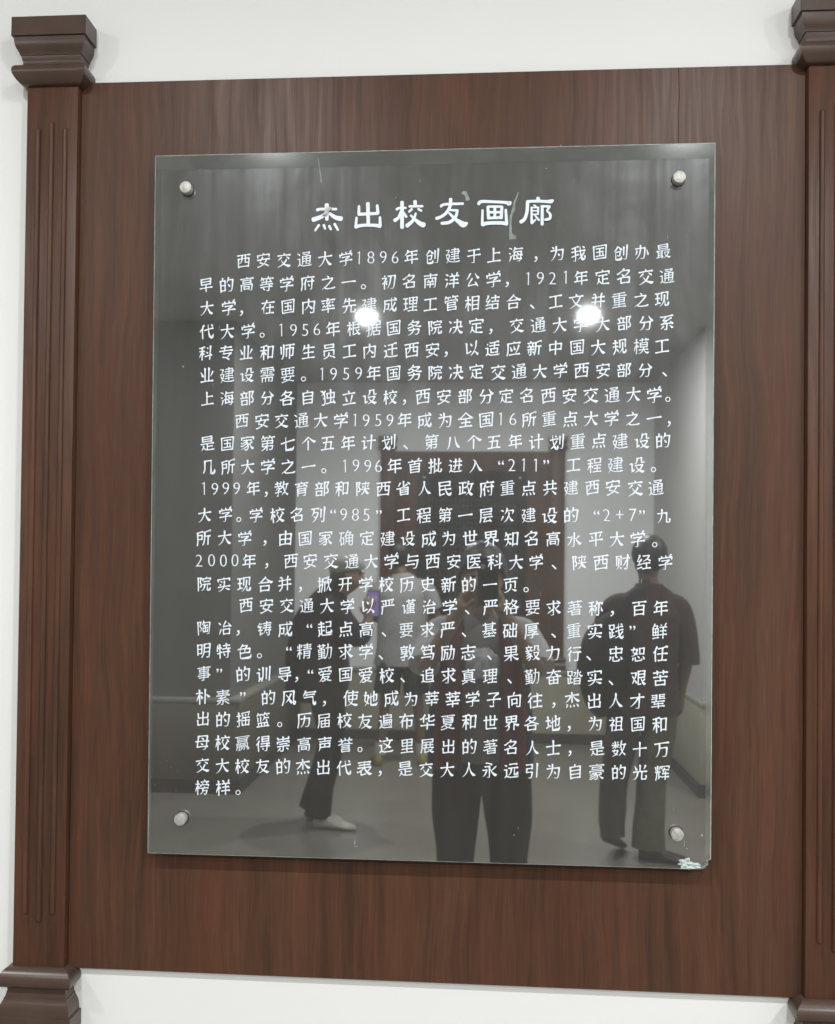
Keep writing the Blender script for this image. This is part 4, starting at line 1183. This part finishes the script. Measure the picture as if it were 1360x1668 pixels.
for s in (-1, 1):
    cloth('vest_front', [[(V((.118 * s, .02, .80)), .072, .15), (V((.120 * s, .02, .98)), .068, .148), (V((.112 * s, .025, 1.12)), .064, .152), (V((.105 * s, .025, 1.26)), .058, .138), (V((.095 * s, .0, 1.345)), .045, .08)]], M['red'], p1, .05, seed=8)
    cloth('vest_side', [[(V((.168 * s, -.01, .81)), .036, .12), (V((.165 * s, -.01, .98)), .034, .12), (V((.155 * s, -.01, 1.12)), .034, .12), (V((.145 * s, -.01, 1.24)), .034, .105)]], M['navy'], p1, .05, seed=9, label='navy side panel')
cloth('vest_back', [[(V((0, -.06, .80)), .17, .08), (V((0, -.06, 1.0)), .165, .08), (V((0, -.055, 1.2)), .16, .08), (V((0, -.04, 1.34)), .12, .05)]], M['red'], p1, .03)
for s in (-1, 1): shoe('shoe', (.10 * s + .01, -.06, 0), (0.12 * s, 1, 0), M['dark_shoe'], p1, .25)
phone((0.022, CAM.y - 0.004, 1.497), .074, .155, 0, 'black smartphone held up in front of the face of the person in the red vest', False)

# --- man walking off to the right, seen from behind
p2 = empty('person', (0.87, -3.52, 0))
tag(p2, 'man reflected at right from behind, dark red shirt and khaki trousers', 'person')
J = {'pelvis': ((0, 0, .90), .12), 'belly': ((0, 0, 1.06), .125), 'chest': ((.01, 0, 1.26), .135), 'neckb': ((.03, 0, 1.42), .065), 'neck': ((.03, .01, 1.48), .055)}
E = [('pelvis', 'belly'), ('belly', 'chest'), ('chest', 'neckb'), ('neckb', 'neck')]
head_joints(J, E, 'neck', (.03, 0, 1.60), (-.3, -1, 0), .088)
arms = {'l': [(-.17, 0, 1.35), (-.235, -.02, 1.12), (-.20, -.10, .95)], 'r': [(.19, 0, 1.35), (.238, .0, 1.10), (.205, -.02, .90)]}
for n_, (a, b, c) in arms.items():
    J[n_ + 'sh'] = (a, .06); E.append(('chest', n_ + 'sh'))
    J[n_ + 'el'] = (b, .044); E.append((n_ + 'sh', n_ + 'el'))
    J[n_ + 'wr'] = (c, .030); E.append((n_ + 'el', n_ + 'wr'))
    hand(J, E, n_ + 'wr', c, (0, -.05, -1), (0, 1, 0), (-1 if n_ == 'r' else 1, 0, 0), flip=-1)
legs = {'l': [(-.10, 0, .84), (-.13, .02, .48), (-.16, .06, .14)], 'r': [(.10, 0, .84), (.07, -.03, .48), (.03, 0, .10)]}
for n_, (a, b, c) in legs.items():
    J[n_ + 'hip'] = (a, .095); E.append(('pelvis', n_ + 'hip'))
    J[n_ + 'kn'] = (b, .06); E.append((n_ + 'hip', n_ + 'kn'))
    J[n_ + 'an'] = (c, .042); E.append((n_ + 'kn', n_ + 'an'))
skinned('body', J, E, 'pelvis', M['skin_dark'], p2)
ellipsoid('hair', (.03, .012, 1.635), (.095, .108, .105), M['hair'], p2, cut=((0, -.02, -.04), (0.1, .6, .8)), noise_=.02)
cloth('shirt', [[(V((.03, 0, .79)), .180, .14), (V((.02, 0, .95)), .165, .14), (V((.02, 0, 1.15)), .17, .15), (V((.02, 0, 1.31)), .190, .13), (V((.03, 0, 1.405)), .145, .09), (V((.03, 0, 1.465)), .072, .065)],
                [(V((-.06, 0, 1.37)), .05, .05), (V((-.12, 0, 1.36)), .065, .065), (V((-.175, -.005, 1.31)), .068, .068), (V((-.225, -.02, 1.14)), .06, .06), (V((-.23, -.03, 1.07)), .062, .062)],
                [(V((.09, 0, 1.37)), .05, .05), (V((.15, 0, 1.36)), .065, .065), (V((.20, .0, 1.31)), .066, .066), (V((.235, .0, 1.14)), .062, .062), (V((.235, -.005, 1.05)), .066, .066)]], M['maroon'], p2, .03)
cloth('collar', [[(V((.03, .0, 1.425)), .085, .075), (V((.03, .0, 1.475)), .074, .068)]], M['maroon'], p2, .01)
cloth('trousers', [[(V((0, 0, .95)), .17, .12), (V((0, 0, .86)), .18, .13), (V((0, 0, .78)), .17, .12)],
                   [(V((-.09, 0, .86)), .098, .11), (V((-.12, .02, .62)), .085, .10), (V((-.145, .02, .45)), .075, .09), (V((-.165, .05, .25)), .072, .08), (V((-.165, .07, .13)), .062, .075)]], M['khaki_shaded'], p2, .04, label='shaded trouser leg and seat')
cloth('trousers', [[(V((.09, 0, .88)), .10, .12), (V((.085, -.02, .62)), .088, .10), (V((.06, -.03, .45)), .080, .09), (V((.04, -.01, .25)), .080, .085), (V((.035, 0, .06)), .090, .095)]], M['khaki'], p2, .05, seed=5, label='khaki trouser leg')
shoe('shoe', (-.20, .06, .0), (.55, -1, 0), M['dark_shoe'], p2, .25, .38)
shoe('shoe', (-.02, .02, .0), (1, .25, 0), M['dark_shoe'], p2, .27)
bag = empty('shoulder_bag', (0.60, -3.44, 0.80))
tag(bag, 'black shoulder bag hanging at the left side of the man in the dark red shirt', 'bag')
bm = bmesh.new(); tube(bm, [(V((.08, 0, -.02)), .07, .05), (V((.05, 0, .10)), .12, .075), (V((.06, 0, .28)), .14, .08), (V((.10, .0, .42)), .12, .07), (V((.14, 0, .50)), .06, .04)], 20, V((1, 0, 0)), .05, 3)
from_bm('pouch', bm, M['bag'], bag, 70)
bm = bmesh.new(); tube(bm, [(V((.12, .02, .46)), .022, .006), (V((.16, .10, .58)), .022, .006), (V((.24, .085, .66)), .022, .006), (V((.27, 0, .69)), .022, .006), (V((.26, -.09, .60)), .022, .006), (V((.15, -.06, .46)), .022, .006)], 8, V((1, 0, 0)), 0, 3)
from_bm('strap', bm, M['bag'], bag, 70)

# --- stooping person at left taking a photograph to the right
p3 = empty('person', (-0.93, -4.02, 0))
tag(p3, 'person reflected at left leaning forward with a phone, dark clothes, white shoes', 'person')
J = {'pelvis': ((-.02, 0, .86), .12), 'belly': ((-.03, 0, 1.03), .125), 'chest': ((.0, 0, 1.22), .13), 'neckb': ((.06, 0, 1.36), .06), 'neck': ((.09, 0, 1.42), .05)}
E = [('pelvis', 'belly'), ('belly', 'chest'), ('chest', 'neckb'), ('neckb', 'neck')]
head_joints(J, E, 'neck', (.13, 0, 1.505), (1, .1, 0), .084)
for n_, a, b, c in (('l', (.03, .13, 1.30), (.20, .12, 1.12), (.255, .05, 1.23)), ('r', (.03, -.13, 1.30), (.17, -.14, 1.10), (.25, -.04, 1.23))):
    J[n_ + 'sh'] = (a, .055); E.append(('chest', n_ + 'sh'))
    J[n_ + 'el'] = (b, .042); E.append((n_ + 'sh', n_ + 'el'))
    J[n_ + 'wr'] = (c, .028); E.append((n_ + 'el', n_ + 'wr'))
    hand(J, E, n_ + 'wr', c, (.05, 0, 1), (1, 0, 0), (0, -1 if n_ == 'l' else 1, 0), flip=-1)
for n_, a, b, c in (('l', (-.02, .09, .80), (.03, .10, .46), (-.03, .11, .09)), ('r', (-.02, -.08, .80), (.02, -.06, .46), (-.10, -.06, .10))):
    J[n_ + 'hip'] = (a, .09); E.append(('pelvis', n_ + 'hip'))
    J[n_ + 'kn'] = (b, .06); E.append((n_ + 'hip', n_ + 'kn'))
    J[n_ + 'an'] = (c, .042); E.append((n_ + 'kn', n_ + 'an'))
skinned('body', J, E, 'pelvis', M['skin'], p3)
ellipsoid('hat', (.115, 0, 1.540), (.112, .098, .082), M['cap'], p3, cut=((0, 0, -.02), (-.15, 0, 1)), noise_=.01)
ellipsoid('hair', (.09, 0, 1.49), (.080, .090, .085), M['hair'], p3, cut=((.02, 0, 0), (-1, 0, 0)), noise_=.03)
face_bits((.13, 0, 1.505), (1, .1, 0), p3)
cloth('jacket', [[(V((-.06, 0, .74)), .185, .15), (V((-.06, 0, .90)), .195, .16), (V((-.06, 0, 1.08)), .185, .165), (V((-.015, 0, 1.24)), .165, .16), (V((.03, 0, 1.36)), .11, .11), (V((.065, 0, 1.415)), .065, .065)],
                 [(V((.0, .11, 1.33)), .075, .075), (V((.08, .15, 1.24)), .07, .07), (V((.18, .13, 1.13)), .062, .062), (V((.235, .08, 1.18)), .050, .050)],
                 [(V((.0, -.11, 1.33)), .075, .075), (V((.07, -.15, 1.22)), .07, .07), (V((.165, -.14, 1.11)), .062, .062), (V((.225, -.07, 1.17)), .050, .050)]], M['plum'], p3, .03)
cloth('trousers', [[(V((-.02, 0, .95)), .14, .14), (V((-.02, 0, .86)), .15, .15), (V((-.01, 0, .76)), .13, .14)],
                   [(V((-.01, -.08, .84)), .10, .10), (V((.02, -.065, .60)), .085, .085), (V((.015, -.06, .45)), .078, .08), (V((-.04, -.06, .25)), .078, .08), (V((-.09, -.06, .07)), .088, .085)],
                   [(V((-.01, .09, .84)), .10, .10), (V((.04, .10, .60)), .085, .085), (V((.04, .10, .45)), .075, .08), (V((.0, .11, .25)), .07, .075), (V((-.03, .11, .07)), .08, .08)]], M['black_cloth'], p3, .03)
shoe('shoe', (-.125, -.06, 0), (1, .25, 0), M['white_shoe'], p3, .235)
shoe('shoe', (-.05, .12, 0), (1, 0.1, 0), M['white_shoe'], p3, .26)
phone((-0.652, -4.04, 1.325), .080, .160, R(180 + 14), 'smartphone with violet lit screen held by the stooping person at left', True)
bpy.context.view_layer.update()

# --- tall figure in a white tee by the far panel, seen from behind
p4 = empty('person', (-0.62, -5.72, 0))
tag(p4, 'person reflected from behind in white tee, dark shorts and yellow shoes', 'person')
J = {'pelvis': ((0, 0, .92), .12), 'belly': ((0, 0, 1.08), .12), 'chest': ((0, 0, 1.30), .13), 'neckb': ((-.01, 0, 1.47), .06), 'neck': ((-.02, -.01, 1.53), .052)}
E = [('pelvis', 'belly'), ('belly', 'chest'), ('chest', 'neckb'), ('neckb', 'neck')]
head_joints(J, E, 'neck', (-.03, -.03, 1.64), (-.1, -1, 0), .088)
for n_, a, b, c in (('l', (-.18, 0, 1.40), (-.27, -.03, 1.16), (-.14, -.20, 1.10)), ('r', (.18, 0, 1.40), (.275, .0, 1.15), (.20, -.12, 1.02))):
    J[n_ + 'sh'] = (a, .058); E.append(('chest', n_ + 'sh'))
    J[n_ + 'el'] = (b, .042); E.append((n_ + 'sh', n_ + 'el'))
    J[n_ + 'wr'] = (c, .028); E.append((n_ + 'el', n_ + 'wr'))
    hand(J, E, n_ + 'wr', c, (.0, -1, -.1), (1, 0, 0), (0, 0, -1), flip=1)
for n_, s in (('l', -1), ('r', 1)):
    J[n_ + 'hip'] = ((.10 * s, 0, .84), .092); E.append(('pelvis', n_ + 'hip'))
    J[n_ + 'kn'] = ((.13 * s, .01, .48), .058); E.append((n_ + 'hip', n_ + 'kn'))
    J[n_ + 'an'] = ((.165 * s, 0, .10), .040); E.append((n_ + 'kn', n_ + 'an'))
skinned('body', J, E, 'pelvis', M['skin_dark'], p4)
ellipsoid('hair', (-.03, -.015, 1.665), (.096, .106, .105), M['hair'], p4, cut=((0, -.02, -.06), (0, .5, .8)), noise_=.02)
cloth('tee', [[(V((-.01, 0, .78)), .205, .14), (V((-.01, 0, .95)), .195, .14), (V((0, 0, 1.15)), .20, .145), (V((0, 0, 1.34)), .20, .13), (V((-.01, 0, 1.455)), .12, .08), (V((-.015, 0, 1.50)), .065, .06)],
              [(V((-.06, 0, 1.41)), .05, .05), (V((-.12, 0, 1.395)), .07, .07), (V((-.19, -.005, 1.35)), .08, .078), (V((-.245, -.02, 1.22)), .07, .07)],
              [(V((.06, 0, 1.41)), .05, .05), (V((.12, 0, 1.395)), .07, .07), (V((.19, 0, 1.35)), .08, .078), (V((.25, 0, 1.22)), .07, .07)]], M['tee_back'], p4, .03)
cloth('shorts', [[(V((0, 0, .95)), .165, .12), (V((0, 0, .86)), .18, .13), (V((0, 0, .76)), .17, .12)],
                 [(V((-.09, 0, .86)), .10, .12), (V((-.12, 0, .56)), .105, .11)], [(V((.09, 0, .86)), .10, .12), (V((.12, 0, .56)), .105, .11)]], M['black_cloth'], p4, .03)
for s in (-1, 1):
    cloth('sock', [[(V((.165 * s, 0, .08)), .048, .05), (V((.16 * s, 0, .17)), .047, .048)]], M['white_shoe'], p4, .01)
    shoe('shoe', (.165 * s, .10, 0), (.25 * s, -1, 0), M['yellow_shoe'], p4, .28)
